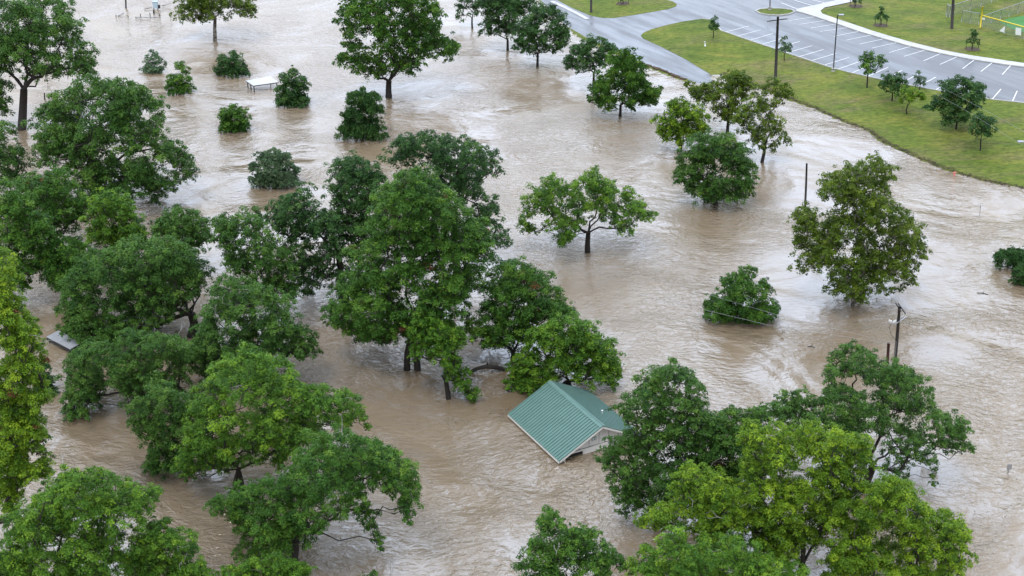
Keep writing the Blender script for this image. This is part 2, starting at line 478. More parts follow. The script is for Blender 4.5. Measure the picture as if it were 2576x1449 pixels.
def ribbon_prism(px_or_pts, w, h, name, m, pts=False, step=1.5, lift=0.0):
    P = dense(px_or_pts if pts else L2(px_or_pts), step)
    P = np.array(P); Z = land_h(P) + lift
    T = np.gradient(P, axis=0); T /= np.linalg.norm(T, axis=1)[:, None] + 1e-9
    Nn = np.stack([-T[:, 1], T[:, 0]], 1)
    mb = MB(); n = len(P)
    for i in range(n):
        for o_, z in ((-w/2, -.25), (-w/2, h), (w/2, h), (w/2, -.25)):
            q = P[i] + Nn[i]*o_; mb.v.append((q[0], q[1], Z[i] + z))
    for i in range(n-1):
        for k in range(3):
            mb.f.append((4*i+k, 4*i+k+1, 4*i+4+k+1, 4*i+4+k)); mb.sm.append(False)
    mb.f.append((0, 1, 2, 3)); mb.f.append((4*n-1, 4*n-2, 4*n-3, 4*n-4)); mb.sm += [False, False]
    return tag(mb.build(name, m), kind="structure")
ribbon_prism(WALK_LO, .18, .118, "sidewalk_kerb", M["concrete"])
ribbon_prism(ISLAND + [ISLAND[0]], .2, .12, "island_kerb", M["concrete"])
ribbon_prism([(1765,47),(1790,50),(1800,60),(1814,77),(1860,93),(1910,110),(1950,123),(2007,143),(2077,166),(2134,182),(2210,199),(2337,224),(2430,240),(2500,251),(2576,259),(2700,270)], .16, .10, "lot_kerb", M["concrete"])
ribbon_prism([(1388,3),(1420,18),(1450,33),(1478,48)], .8, .035, "path", M["concrete"])

# parking bay lines, laid along both kerbs
def stripes(curve, off0, length, dirs, first, count, mb, step=2.75):
    P = np.array(dense(L2(curve), .1)); s = np.r_[0, np.cumsum(np.linalg.norm(np.diff(P, axis=0), axis=1))]
    for k in range(count):
        t = first + k*step
        if t > s[-1]: break
        p = np.array([np.interp(t, s, P[:, 0]), np.interp(t, s, P[:, 1])])
        q2 = np.array([np.interp(t+.5, s, P[:, 0]), np.interp(t+.5, s, P[:, 1])])
        tg = (q2 - p) / (np.linalg.norm(q2 - p) + 1e-9)
        nrm = np.array([-tg[1], tg[0]]) * dirs
        a = p + nrm*off0; b = p + nrm*(off0 + length); w = tg*.062
        za, zb = land_h(a)[0] + .004, land_h(b)[0] + .004
        mb.face([(*(a-w), za), (*(a+w), za), (*(b+w), zb), (*(b-w), zb)])
mb = MB()
stripes([(2050,42),(2080,52),(2114,63),(2150,76),(2214,95),(2280,114),(2354,132),(2439,149),(2510,160),(2576,169),(2700,182)], .15, 5.5, -1, .0, 24, mb)
stripes([(1814,77),(1860,93),(1910,110),(1950,123),(2007,143),(2077,166),(2134,182),(2210,199),(2337,224),(2430,240),(2500,251),(2576,259),(2700,270)], .15, 5.3, 1, 1.0, 34, mb)
for a, b in (((1965,7),(2004,22)), ((1997,0),(2050,16)), ((2045,0),(2077,8))):
    a, b = L2([a, b]); d = (b-a)/np.linalg.norm(b-a); w = np.array([-d[1], d[0]])*.09
    mb.face([(*(q), land_h(q)[0]+.004) for q in (a-w, b-w, b+w, a+w)])
tag(mb.build("parking_line_marking", M["paint"]), kind="structure")

# ------------------------------------------------------------------ trees
PAL = {
 "dark":   [(.016,.050,.014), (.038,.100,.025), (.085,.165,.040)],
 "blue":   [(.042,.088,.045), (.095,.165,.082), (.160,.240,.125)],
 "oak":    [(.020,.062,.012), (.054,.132,.022), (.120,.220,.036)],
 "mid":    [(.018,.060,.010), (.052,.135,.018), (.130,.240,.030)],
 "bright": [(.022,.070,.009), (.075,.175,.018), (.190,.320,.028)],
 "lime":   [(.030,.080,.008), (.110,.210,.014), (.260,.380,.024)],
 "olive":  [(.032,.064,.008), (.082,.138,.013), (.155,.215,.024)],
}
def leaf_material(kind, red):
    m = bpy.data.materials.new("foliage_" + kind); m.use_nodes = True
    nt = m.node_tree; N = nt.nodes; Lk = nt.links; b = N["Principled BSDF"]
    at = N.new("ShaderNodeAttribute"); at.attribute_name = "tint"
    r = N.new("ShaderNodeValToRGB"); els = r.color_ramp.elements
    for i, c in enumerate(PAL[kind]):
        if i > 1: els.new(.9)
        els[i].position = (.05, .5, .93)[i]; els[i].color = (*c, 1)
    if red:
        e = els.new(.975); e.color = (*PAL[kind][2], 1); e = els.new(.985); e.color = (.11, .045, .02, 1)
    Lk.new(at.outputs["Fac"], r.inputs["Fac"]); Lk.new(r.outputs["Color"], b.inputs["Base Color"])
    b.inputs["Roughness"].default_value = .55; b.inputs["Specular IOR Level"].default_value = .12
    tl = N.new("ShaderNodeBsdfTranslucent"); mx = N.new("ShaderNodeMixShader"); mx.inputs["Fac"].default_value = .14
    Lk.new(r.outputs["Color"], tl.inputs["Color"])
    Lk.new(b.outputs[0], mx.inputs[1]); Lk.new(tl.outputs[0], mx.inputs[2])
    Lk.new(mx.outputs[0], N["Material Output"].inputs["Surface"])
    return m
LEAF = {}
def leafm(kind, red):
    if (kind, red) not in LEAF: LEAF[(kind, red)] = leaf_material(kind, red)
    return LEAF[(kind, red)]


SEED = [100]; R_FILL = True
LEAF_PX, CLUMPS, LEAVES = 3.5, 1.2, 9.5
COUNT = [0]
def tree(name, label, cat, base, lobes, pal, group=None, ground=None, red=False, trunk=None, fork=None, droop=0., spiky=0.,
         depth=.62, comp=1, dens=1.0, leaf=1.0, bark="bark", stems=1, submerged=False, tuft=1.0, bough=True, shift=0.0, flat_=.85):
    SEED[0] += 1; rs = np.random.RandomState(SEED[0])
    bx, by = base
    B = land(bx, by) if ground else on_z(bx, by, 0.0)
    B = B + np.array([0, shift, 0]) if shift else B
    s = scale_at(B); Y0 = B[1]
    L_ = np.array(lobes, float); L_[:, 2] *= 1.16
    shrub = cat == "shrub"; dens = dens*(2.0 if shrub else 1.75 if ground else 1.0)
    if shrub:
        w_ = (L_[:, 0] + L_[:, 2]*.7).max() - (L_[:, 0] - L_[:, 2]*.7).min(); hh = by - L_[:, 1].min()
        L_ = np.vstack([L_] + [[[bx + k_*w_*.36, by - hh*.10 - abs(k_)*hh*.03, hh*.21 + 3]] for k_ in (-1, -.5, 0, .5, 1)])
    elif R_FILL and not ground and len(L_) > 6:                 # smaller lobes between neighbours close up the crown
        D0 = np.hypot(L_[:, None, 0]-L_[None, :, 0], L_[:, None, 1]-L_[None, :, 1]) + np.eye(len(L_))*1e6; ex = set()
        for i in range(len(L_)):
            for j in np.argsort(D0[i])[:3]:
                if D0[i, j] > .55*(L_[i, 2]+L_[j, 2]): ex.add((min(i, j), max(i, j)))
        F_ = [[(L_[i, 0]+L_[j, 0])/2, (L_[i, 1]+L_[j, 1])/2, .40*(L_[i, 2]+L_[j, 2])] for i, j in sorted(ex) if D0[i, j] < 1.6*(L_[i, 2]+L_[j, 2])]
        if F_: L_ = np.vstack([L_, F_])
    cx = (L_[:, 0] - L_[:, 2]).min()*.5 + (L_[:, 0] + L_[:, 2]).max()*.5
    R = ((L_[:, 0] + L_[:, 2]).max() - (L_[:, 0] - L_[:, 2]).min()) / 2 / s
    cen = []; rad = []
    z0 = B[2]
    for x, y, r in L_:
        rm = r / s; dx = (x - cx) / s
        dmax = math.sqrt(max(0.05, 1 - min(1, (dx / (R + .01)))**2)) * R * depth
        hz = at_depth(x, y, Y0)[2] - z0
        back = max(0.0, (hz - .35*rm) / .50)
        lo, hi = -dmax, min(dmax, back)
        d1 = rs.uniform(lo, hi) if hi > lo else hi
        ds = [d1]
        for k in range(comp):
            if r > 11: ds.append(lo + (hi - lo)*((rs.rand()*.5) if d1 > (lo+hi)/2 else (.5 + rs.rand()*.5)))
        for j, d in enumerate(ds):
            jx, jy = (rs.uniform(-.4, .4, 2)*r if j else (0, 0))
            p = at_depth(x + jx, y + jy, Y0 + d)
            if p[2] < z0 + .1*rm: p[2] = z0 + .1*rm
            cen.append(p); rad.append(rm*(1 if j == 0 else .86)*(p[1]/Y0))
    cen = np.array(cen); rad = np.array(rad)
    # leafy clumps over the shell of every lobe, each a shallow dome of leaves
    ltint = rs.uniform(-.13, .13, len(cen))
    tc_, tr_, tn_, tt_ = [], [], [], []
    for c, r, lt in zip(cen, rad, ltint):
        rpx = r*s
        rt = (4.5 + .17*rpx)/s*tuft
        n = max(5, int(CLUMPS*dens*(r/rt)**2))
        dr = unit(rs.normal(size=(n, 3)))
        fl = (dr[:, 2] < -.1) & (rs.rand(n) < (.05 if shrub else .42)); dr[fl, 2] *= -1
        fr = rs.uniform(.30, 1.0, n)**.55
        ph = rs.uniform(0, 6.28, 3)
        lump = 1 + .26*np.sin(dr[:, 0]*3.4 + ph[0])*np.cos(dr[:, 1]*3.0 + ph[1]) + .14*np.sin(dr[:, 2]*5.0 + ph[2])
        p = c + dr * (r*fr*lump)[:, None] * np.array([1, 1, flat_])
        if droop:
            low = rs.rand(n) < .35; p[low, 2] -= rs.rand(low.sum())*r*droop
        tc_.append(p); tr_.append(rt*rs.uniform(.6, 1.3, n)); tn_.append(dr); tt_.append(np.clip(.45 + lt + rs.normal(0, .15, n), 0.02, .95))
    T = np.vstack(tc_); TR = np.concatenate(tr_); TN = np.vstack(tn_); TT = np.concatenate(tt_)
    if red: TT[rs.rand(len(TT)) < .008] = 1.0
    lsz = leaf*(LEAF_PX/s + .02)
    nl = np.clip((LEAVES*(TR/lsz)**2).astype(int), 10, 400)
    idx = np.repeat(np.arange(len(T)), nl); m = len(idx)
    ax = unit(TN*.55 + np.array([0, 0, .85]))
    od = unit(rs.normal(size=(m, 3)) + ax[idx]*.75)
    fr = np.where(rs.rand(m) < .13, rs.uniform(1., 1.6, m), np.where(rs.rand(m) < .25, rs.uniform(.1, .7, m), rs.uniform(.7, 1.0, m)))
    hh_ = np.sum(od*ax[idx], 1)[:, None]*ax[idx]
    P = T[idx] + (od - .38*hh_)*(TR[idx]*fr)[:, None]
    keep = P[:, 2] > z0 + .03; P = P[keep]; idx = idx[keep]; od = od[keep]; m = len(P)
    nrm = unit(od*.75 + np.array([0, 0, .50]) + rs.normal(size=(m, 3))*.28)
    ls = lsz*rs.uniform(.6, 1.35, m)
    a = unit(np.cross(nrm, rs.normal(size=(m, 3))))
    if spiky: a = unit(a*(1-spiky) + unit(TN[idx] + np.array([0, 0, .6]))*spiky); nrm = unit(np.cross(a, rs.normal(size=(m, 3))))
    b = np.cross(nrm, a)
    la = ls*(.62 + .7*spiky); lb = ls*(.36 - .16*spiky)
    V = np.empty((m, 4, 3), np.float32)
    V[:, 0] = P - a*la[:, None]; V[:, 1] = P - b*lb[:, None] + nrm*(.12*ls)[:, None]
    V[:, 2] = P + a*la[:, None]; V[:, 3] = P + b*lb[:, None] + nrm*(.12*ls)[:, None]
    COUNT[0] += m
    O = empty(name, B)
    tag(O, label, cat, group)
    V -= B.astype(np.float32)
    me = np_mesh("crown", V.reshape(-1, 3), np.arange(4*m).reshape(-1, 4), 4)
    at = me.attributes.new("tint", 'FLOAT', 'FACE')
    tv = np.where(TT[idx] >= .99, 1.0, np.clip(TT[idx] + rs.normal(0, .10, m), 0, .96)).astype(np.float32)
    at.data.foreach_set("value", tv)
    link("crown", me, leafm(pal, red), O)
    # trunk, boughs and twigs grown towards the lobes
    bot = B + np.array([0, 0, -1.2 if not ground else -.3])
    if fork is None:
        top = at_depth(bx, min(by - 6, L_[:, 1].max() - .2*L_[:, 2].max()), Y0)
        fk = B + np.array([0, 0, max(.15*R, min((cen[:, 2]-z0).min()*.8 + .15, .3*(cen[:, 2]-z0).max()))])
    else: fk = at_depth(fork[0], fork[1], Y0)
    tr = (trunk if trunk else .055*2*R*s)/s/2
    tr = max(tr, .05)
    nodes = [fk]; par = [-1]; plen = [0.0]
    order = np.argsort(np.linalg.norm(cen - fk, axis=1))
    for i in order:
        c = cen[i] - np.array([0, 0, .25*rad[i]])
        D = np.linalg.norm(np.array(nodes) - c, axis=1) + .45*np.array(plen)
        j = int(np.argmin(D)); nodes.append(c); par.append(j); plen.append(plen[j] + np.linalg.norm(nodes[j]-c))
    wgt = np.ones(len(nodes))
    for i in range(len(nodes)-1, 0, -1): wgt[par[i]] += wgt[i]
    rr = tr*.85*np.sqrt(wgt/wgt[0])
    mb = MB(); o = lambda p: p - B
    lean = (fk - B)*np.array([.5, .5, .5])
    for sidx in range(stems):
        off = np.array([(sidx - (stems-1)/2)*tr*2.4, 0, 0])
        mb.tube([o(bot+off), o(B+off), o(B + off*.8 + lean + rs.normal(size=3)*tr*.3), o(fk)], [tr*1.35/math.sqrt(stems), tr*1.15/math.sqrt(stems), tr/math.sqrt(stems), tr*.9/math.sqrt(stems)], 9)
    if bough:
        for i in range(1, len(nodes)):
            a_, b_ = nodes[par[i]], nodes[i]; d = np.linalg.norm(b_-a_)
            mid1 = a_ + (b_-a_)*.35 + rs.normal(size=3)*d*.09 + np.array([0, 0, .05*d]); mid2 = a_ + (b_-a_)*.7 + rs.normal(size=3)*d*.08
            r0 = max(rr[par[i]]*.75 if par[i] else rr[i]*1.1, .02); r0 = min(r0, rr[i]*1.35); r1 = max(rr[i]*.75, .012)
            mb.tube([o(a_), o(mid1), o(mid2), o(b_)], [r0, (r0*.6+r1*.4), (r0*.3+r1*.7), r1], 6, False)
        tw = rs.choice(len(T), min(len(T), 3*len(cen)), replace=False)
        for k in tw:
            i = int(np.argmin(np.linalg.norm(np.array(nodes) - T[k], axis=1))); q = nodes[i]
            if T[k][2] < z0: continue
            d = np.linalg.norm(T[k]-q)
            mb.tube([o(q), o(q + (T[k]-q)*.5 + rs.normal(size=3)*d*.12), o(T[k])], [max(.35*rr[i], .012), .012 + .2*rr[i], .01], 4, False)
    mb.build("trunk", M[bark], O)
    if group and "near side" in group:
        hi_ = np.argsort(-(T[:, 2] - .25*T[:, 1]))[:max(12, len(T)//3)]
        for k in rs.choice(hi_, 3):
            q = T[k] - B; d_ = rs.normal(size=3)*[1, .5, .30]; d_ = d_/np.linalg.norm(d_); db = MB()
            a1 = q + d_*.55 + rs.normal(size=3)*.08; a2 = q + d_*1.1 + rs.normal(size=3)*.15
            db.tube([q, a1, a2, a2 + d_*.5 + rs.normal(size=3)*.2], [.026, .020, .014, .008], 4, False)
            db.tube([a1, a1 + d_*.3 + rs.normal(size=3)*.25, a1 + d_*.6 + rs.normal(size=3)*.4], [.018, .012, .007], 4, False)
            db.build("dead_twig", M["grey_bark"], O)
    return O

# ------------------------------------------------------------------ flooded building with the teal roof
def building():
    th = -1.072; L, W, zr, ze = 8.69, 4.12, 2.51, .35
    c = np.array([5.37, 105.27, 0.0]); u = np.array([math.cos(th), math.sin(th), 0]); n = np.array([-u[1], u[0], 0])
    Z = np.array([0, 0, 1.0])
    O = empty("flooded_building", tuple(c))
    tag(O, "small building with a teal ribbed metal roof, flooded to the eaves", "building")
    P = lambda a, b, z: u*a + n*b + Z*z
    roofm = MB()
    for s in (-1, 1):
        q = [P(-L/2, 0, zr), P(L/2, 0, zr), P(L/2, s*W, ze), P(-L/2, s*W, ze)]
        dn = np.array([0, 0, -.05])
        if s > 0: q = q[::-1]
        roofm.face(q); roofm.face([p + dn for p in q][::-1])
        for i in range(4): roofm.face([q[i], q[i]+dn, q[(i+1) % 4]+dn, q[(i+1) % 4]])
        sl = unit(P(0, s*W, ze) - P(0, 0, zr)); nn = unit(np.cross(u, sl)); nn = nn if nn[2] > 0 else -nn
        ln = math.hypot(W, zr-ze); k = 0; x = -L/2 + .03
        while x <= L/2:
            cc = P(x, s*W/2, (zr+ze)/2) + nn*.045
            roofm.box(cc, (.075, ln, .09), axis=[u, sl, nn]); x += (L-.06)/26; k += 1
    roofm.build("roof", M["teal"], O)
    cap = MB()
    cap.box(P(0, -.13, zr-.01), (L+.06, .30, .05), axis=[u, unit(P(0, -W, ze)-P(0, 0, zr)), unit(np.cross(u, unit(P(0, -W, ze)-P(0, 0, zr))))])
    cap.box(P(0, .13, zr-.01), (L+.06, .30, .05), axis=[u, unit(P(0, W, ze)-P(0, 0, zr)), unit(np.cross(u, unit(P(0, W, ze)-P(0, 0, zr))))])
    cap.tube([P(-L/2-.03, 0, zr+.04), P(L/2+.03, 0, zr+.04)], .06, 8)
    cap.build("ridge_cap", M["teal"], O)
    fa = MB()
    for s in (-1, 1):
        sl = unit(P(0, s*W, ze) - P(0, 0, zr)); nn = unit(np.cross(u, sl)); nn = nn if nn[2] > 0 else -nn
        for e in (-1, 1):
            fa.box(P(e*(L/2+.022), s*W/2, (zr+ze)/2) - nn*.12, (.04, math.hypot(W, zr-ze), .13), axis=[u, sl, nn])
        fa.box(P(0, s*(W+.022), ze-.13), (L+.08, .04, .15), axis=[u, n, Z])
    fa.build("fascia", M["white"], O)
    slope = (zr-ze)/W
    w = MB(); iw = L/2 - .55; hw = W - .55
    roofz = lambda b: zr - slope*abs(b) - .09
    for e in (-1, 1):                                  # gable boards; lower band stands proud
        top = [P(e*iw, -hw, roofz(hw)), P(e*iw, 0, roofz(0)), P(e*iw, hw, roofz(hw))]
        lo = .42 if e > 0 else -1.0
        bot = [P(e*iw, hw, lo), P(e*iw, -hw, lo)] if roofz(hw) > lo else []
        yl = min(hw, (zr-.09-lo)/slope)
        top = [P(e*iw, -yl, max(lo, roofz(yl))), P(e*iw, 0, roofz(0)), P(e*iw, yl, max(lo, roofz(yl)))]
        face = top + ([P(e*iw, yl, lo), P(e*iw, -yl, lo)] if lo < 0 else [])
        w.face(face if e < 0 else face[::-1]); w.face([p - u*e*.1 for p in (face[::-1] if e < 0 else face)])
    for s in (-1, 1): w.box(P(0, s*hw, -.55), (2*iw-.02, .12, 1.3), axis=[u, n, Z])
    w.build("gable_wall", M["white"], O)
    b = MB()
    b.box(P(iw+.03, .2, .43), (.09, 2*hw-.35, .12), axis=[u, n, Z])
    b.box(P(iw+.02, .75, -.05), (.10, 4.6, .84), axis=[u, n, Z])
    b.build("lower_wall", M["white"], O)
    MB().box(P(iw-.25, -2.0, .02), (.3, 3.0, .8), axis=[u, n, Z]).build("porch_shade_block", M["dark"], O)  # solid near-black block: the shade inside the porch is put into its colour
    po = MB(); po.box(P(iw+.25, -3.45, -.3), (.14, .14, 1.25), axis=[u, n, Z]); po.build("porch_post", M["white"], O)
    bm_ = mat("board_gap_grey", (.22, .22, .22), .7)
    for y in (-1.9, -.95, .0, .95, 1.9):
        h1 = roofz(y) - .12
        if h1 > .55: MB().box(P(iw+.008, y, (h1+.5)/2), (.015, .035, h1-.5), axis=[u, n, Z]).build("batten", bm_, O)
    pl = MB().box(P(iw+.035, -.5, 1.2), (.03, .42, .30), axis=[u, n, Z]).build("sign_plate", M["teal"], O)
    g = MB(); g.box(P(iw+.055, -.60, 1.2), (.012, .11, .17), axis=[u, n, Z]); g.box(P(iw+.055, -.41, 1.2), (.012, .09, .17), axis=[u, n, Z])
    g.build("sign_symbol", M["signw"], pl)
    lv = MB()
    for k in range(4): lv.box(P(iw+.02, .05+.0*k, 1.78+.05*k), (.03, .34, .02), axis=[u, n, Z])
    lv.build("gable_vent", bm_, O)
    zz = zr - slope*1.9
    MB().tube([P(1.2, 1.9, zz-.1), P(1.2, 1.9, zz+.32)], .06, 8).tube([P(1.2, 1.9, zz+.33), P(1.2, 1.9, zz+.38)], .085, 8).build("vent_pipe", M["insul"], O)
building()

def shelter(name, label, cs, z, th, m, fm, posts, group=None, fas=.1):
    Q = [on_z(x, y, z) for x, y in cs]; cc = sum(Q)/4; B = np.array([cc[0], cc[1], 0])
    O = empty(name, tuple(B)); tag(O, label, "shelter", group)
    Q = [q - B for q in Q]; dn = np.array([0, 0, -th])
    r = MB(); r.face(Q[::-1] if np.cross(Q[1]-Q[0], Q[2]-Q[1])[2] < 0 else Q)
    for i in range(4): r.face([Q[i], Q[(i+1) % 4], Q[(i+1) % 4]+dn, Q[i]+dn])
    r.face([q+dn for q in Q])
    e1 = Q[1]-Q[0]; 
    for k in range(1, 12):
        a = Q[0] + (Q[1]-Q[0])*k/12; b = Q[3] + (Q[2]-Q[3])*k/12
        r.tube([a+[0, 0, .012], b+[0, 0, .012]], .014, 4)
    r.build("roof", m, O)
    f = MB()
    for i in range(4):
        a, b = Q[i], Q[(i+1) % 4]; d = unit(b-a)
        f.box((a+b)/2 + np.array([0, 0, -th-fas/2]), (np.linalg.norm(b-a)-.04, .08, fas), axis=[d, np.array([-d[1], d[0], 0]), [0, 0, 1]])
    f.build("frame", fm, O)
    for px in posts:
        a = Q[0] + (Q[1]-Q[0])*px[0] + (Q[3]-Q[0])*px[1]
        MB().box((a[0], a[1], (z-th-1.2)/2 - .0), (.13, .13, z-th+1.2)).build("post", fm, O)
shelter("picnic_shelter", "white flat shelter roof on dark legs among the small tree tops", [(619,203),(637,215),(700,206),(681,193)], 1.05, .06, M["white_roof"], M["steel"],
        [(.06,.04),(.94,.04),(.06,.96),(.94,.96),(.5,.04)])
shelter("picnic_shelter", "low flat grey roof almost under water, half hidden by the dark oak at left", [(117,847),(147,831),(207,861),(177,878)], .62, .06, M["grey_roof"], M["dark"],
        [(.08,.05),(.92,.05),(.08,.95),(.92,.95)], fas=.28)

# ------------------------------------------------------------------ poles, lamps, signs
def base_top(top, base, ground):
    B = land(*base) if ground else on_z(base[0], base[1], 0)
    return B, at_depth(top[0], top[1], B[1])

def post(name, label, cat, top, base, r, m, ground=False, group=None, taper=.75):
    B, T = base_top(top, base, ground)
    o = MB().tube([(0, 0, -1.0 if not ground else -.2), tuple((T-B)*.5), tuple(T-B)], [r, r*(1+taper)/2, r*taper], 10).build(name, m)
    o.location = B; return tag(o, label, cat, group)

def arm(O, B, p, q, w, name="crossarm", m="pole"):
    d = q-p; L_ = np.linalg.norm(d); d = d/L_; s = unit(np.cross(d, [0, 0, 1])); v = np.cross(s, d)
    return MB().box((p+q)/2 - B, (L_, w, w*1.15), axis=[d, s, v]).build(name, M[m], O)

def utility_pole():
    B, T = base_top((1957, 42), (1950, 219), True)
    O = empty("utility_pole", tuple(B)); tag(O, "tall dark wooden pole with one short crossarm on the grass bank", "utility pole", "poles on the bank")
    MB().tube([(0, 0, -.3), (T-B)*.5, T-B], [.24, .21, .17], 10).build("pole", M["pole"], O)
    Z = at_depth(1956, 53, B[1])[2]
    arm(O, B, on_z(1930, 53.5, Z)*1.0, on_z(1982, 47, Z), .11)
    for x, y in ((1932, 53), (1980, 47.5), (1957, 50.5)):
        p = on_z(x, y, Z) - B
        MB().tube([p, p+[0, 0, .1], p+[0, 0, .24]], [.04, .07, .03], 6).build("insulator", M["insul"], O)
    return on_z(1932, 53, Z), on_z(1980, 47.5, Z), Z
wireA, wireB, Z1 = utility_pole()

def power_pole():
    B, T = base_top((2263, 770), (2249, 948), False)
    O = empty("utility_pole", tuple(B)); tag(O, "dark power pole with two pairs of crossarms, rising from the flood at right", "utility pole", "poles in the flood")
    MB().tube([(0, 0, -1.5), (T-B)*.5, T-B], [.17, .15, .12], 10).build("pole", M["pole"], O)
    Zt = at_depth(2262, 776, B[1])[2]
    arm(O, B, on_z(2253.5, 762.5, Zt), on_z(2266, 783, Zt), .08); arm(O, B, on_z(2259.5, 763, Zt+.06), on_z(2277.5, 789, Zt+.06), .08)
    Zl = at_depth(2259.5, 806, B[1])[2]
    a = arm(O, B, on_z(2242, 814, Zl), on_z(2274, 794, Zl), .07, m="galv"); arm(O, B, on_z(2251, 816, Zl-.04), on_z(2281, 796, Zl-.04), .07, m="galv")
    for x, y in ((2237, 807), (2241, 809), (2248, 810), (2252, 808)):
        p = on_z(x, y+3, Zl) - B
        MB().tube([p, p+[0, 0, .12], p+[0, 0, .22], p+[0, 0, .26]], [.03, .08, .07, .02], 7).build("insulator", M["insul"], O)
    p = at_depth(2262, 775, B[1]) - B
    MB().tube([p+[0.05, 0, -.25], p+[.05, 0, .18]], .11, 8).build("transformer_bracket", M["steel"], O)
    A = at_depth(2257, 858, B[1]) - B
    MB().tube([A+[-.12, -.1, 0], np.array([-.22, -.12, -1.0])], .07, 8).build("conduit", M["galv"], O)
    w = [at_depth(*q, B[1]) - B for q in ((2240, 815), (2238, 828), (2242, 842), (2253, 855), (2256, 860))]
    MB().tube(w, .018, 5).build("service_cable", M["steel"], O)
    return at_depth(2259, 866, B[1])[2]
Zw = power_pole()
post("steel_post", "short rusty red post beside the power pole, above the tree tops", "post", (2235.5, 863), (2231, 935), .13, M["rust"], taper=1)
post("wooden_post", "bare dark pole standing alone in the water between the round tree and the olive tree", "post", (2029.5, 411), (2026, 525), .14, M["pole"], group="poles in the flood")
post("utility_pole", "thick black pole in front of the ball field fence, cut by the top edge", "utility pole", (2402, -80), (2394.5, 72), .25, M["pole"], True, "poles on the bank")
post("utility_pole", "dark pole between the main road and the upper lawn, cut by the top edge", "utility pole", (1488, -110), (1487, 31), .22, M["pole"], True, "poles on the bank")
post("utility_pole", "thin dark pole in the water at the top edge above the sunken railing", "utility pole", (313, -120), (315.8, 20), .15, M["pole"], group="poles in the flood")
post("wooden_post", "short dark post in the water beside the tall bare trunk at top left", "post", (111.5, 234), (112.5, 251), .10, M["pole"])
post("marker_pole", "thin pale rod standing in the water left of the right edge mounds", "post", (2466.5, 516), (2464.5, 546), .035, M["galv"], taper=1)
post("marker_post", "small white bollard on the grass near the road junction", "bollard", (1773, 105), (1774, 116), .14, M["signw"], True, taper=.9)

def lamp_post(label, top, base, head, group="car park lamp posts", r=.11):
    B, T = base_top(top, base, True)
    O = empty("lamp_post", tuple(B)); tag(O, label, "lamp post", group)
    MB().tube([(0, 0, .35), (T-B)*.5, T-B], [r, r*.85, r*.7], 8).build("pole", M["steel"], O)
    MB().tube([(0, 0, -.3), (0, 0, .45)], [.32, .30], 12).build("footing", M["concrete"], O)
    q = at_depth(head[0], head[1], B[1]) - B; p = T - B
    if abs(q[0]-p[0]) > .1:
        MB().tube([p+[0, 0, -.12], (p+q)/2+[0, 0, -.06], q+[0, 0, -.04]], .05, 6).build("arm", M["steel"], O)
        d = np.sign(q[0]-p[0])
        MB().box(q+[d*.2, 0, -.02], (.75, .45, .16)).build("lamp_head", M["galv"], O)
lamp_post("tall thin grey lamp post at the edge of the car park", (2107, 38), (2096, 179), (2113, 37))
lamp_post("lamp post on the little grass island in the car park, cut by the top edge", (1939, -110), (1936.5, 24), (1947, -110))
lamp_post("lamp head reaching in at the right edge over the grass", (2617, 352), (2606, 440), (2572, 356))

def sign():
    B = on_z(2535, 1191, 0); s = scale_at(B)
    O = empty("road_sign", tuple(B)); tag(O, "small grey back of a road sign barely above the water at right", "road sign")
    MB().tube([(0, 0, -1), (.02, 0, 14/s+.1)], .035, 6).build("post", M["galv"], O)
    MB().box((.03, -.05, 22/s*.9), (13/s, .02, 15/s*1.05), rz=.15).build("sign_plate", M["galv"], O)
sign()

def wire(label, pts, z0, sag=.5, r=.010, group="overhead cables"):
    P = [on_z(x, y, z0) if len(q_) == 2 else np.array(q_) for q_ in pts for x, y in [q_[:2]]]
    out = []
    for a, b in zip(P[:-1], P[1:]):
        for k in range(12):
            f_ = k/12; p = a + (b-a)*f_; out.append(p)
    out.append(P[-1]); B = out[0].copy()
    o = MB().tube([p-B for p in out], r, 5, False).build("overhead_cable", M["galv"]); o.location = B
    return tag(o, label, "cable", group)
wire("upper of the two thin cables crossing the wide submerged tree top to the power pole", [(1600,690),(1770,737),(1958,793),(2258,865)], Zw)
wire("lower of the two thin cables left of the power pole", [(1600,738),(1930,817),(2258,867)], Zw-.05)
wire("thin cable running from the power pole to the right edge", [(2258,866),(2420,878),(2576,886),(2760,895)], Zw)
wire("upper thin cable over the largest tree on the bank", [(1981,48),(2350,210),(2450,262),(2640,365)], Z1, r=.008)
wire("lower thin cable over the largest tree on the bank", [(1932,54),(2330,222),(2440,284),(2620,395)], Z1, r=.008)

# ------------------------------------------------------------------ ball field fences
M["rail"] = M["galv"]
def fence(label, foot, h, rail="galv", posts=None, rr=.05, step=3.0, mesh="mesh"):
    P = [land(x, y) for x, y in foot]; B = P[0].copy(); B[2] = P[0][2]
    O = empty("chain_link_fence", tuple(B)); tag(O, label, "fence", "ball field fences")
    ms = MB(); Z = np.array([0, 0, h])
    for a, b in zip(P[:-1], P[1:]): ms.face([a-B, b-B, b-B+Z, a-B+Z])
    ms.build("wire_mesh", M[mesh], O)
    MB().tube([p-B+Z for p in P], rr, 8).build("top_rail", M[rail], O)
    D_ = dense(P, step)
    for p in D_: MB().tube([p-B-[0, 0, .3], p-B+Z*.995], .04, 6).build("post", M["galv"], O)
    return O, B
FH = 1.95
of, ofb = fence("chain-link fence with a thick yellow top rail and white banners at the right edge", [(2467,68),(2527,85),(2576,99),(2680,132)], FH, "yellow", rr=.10, mesh="mesh")
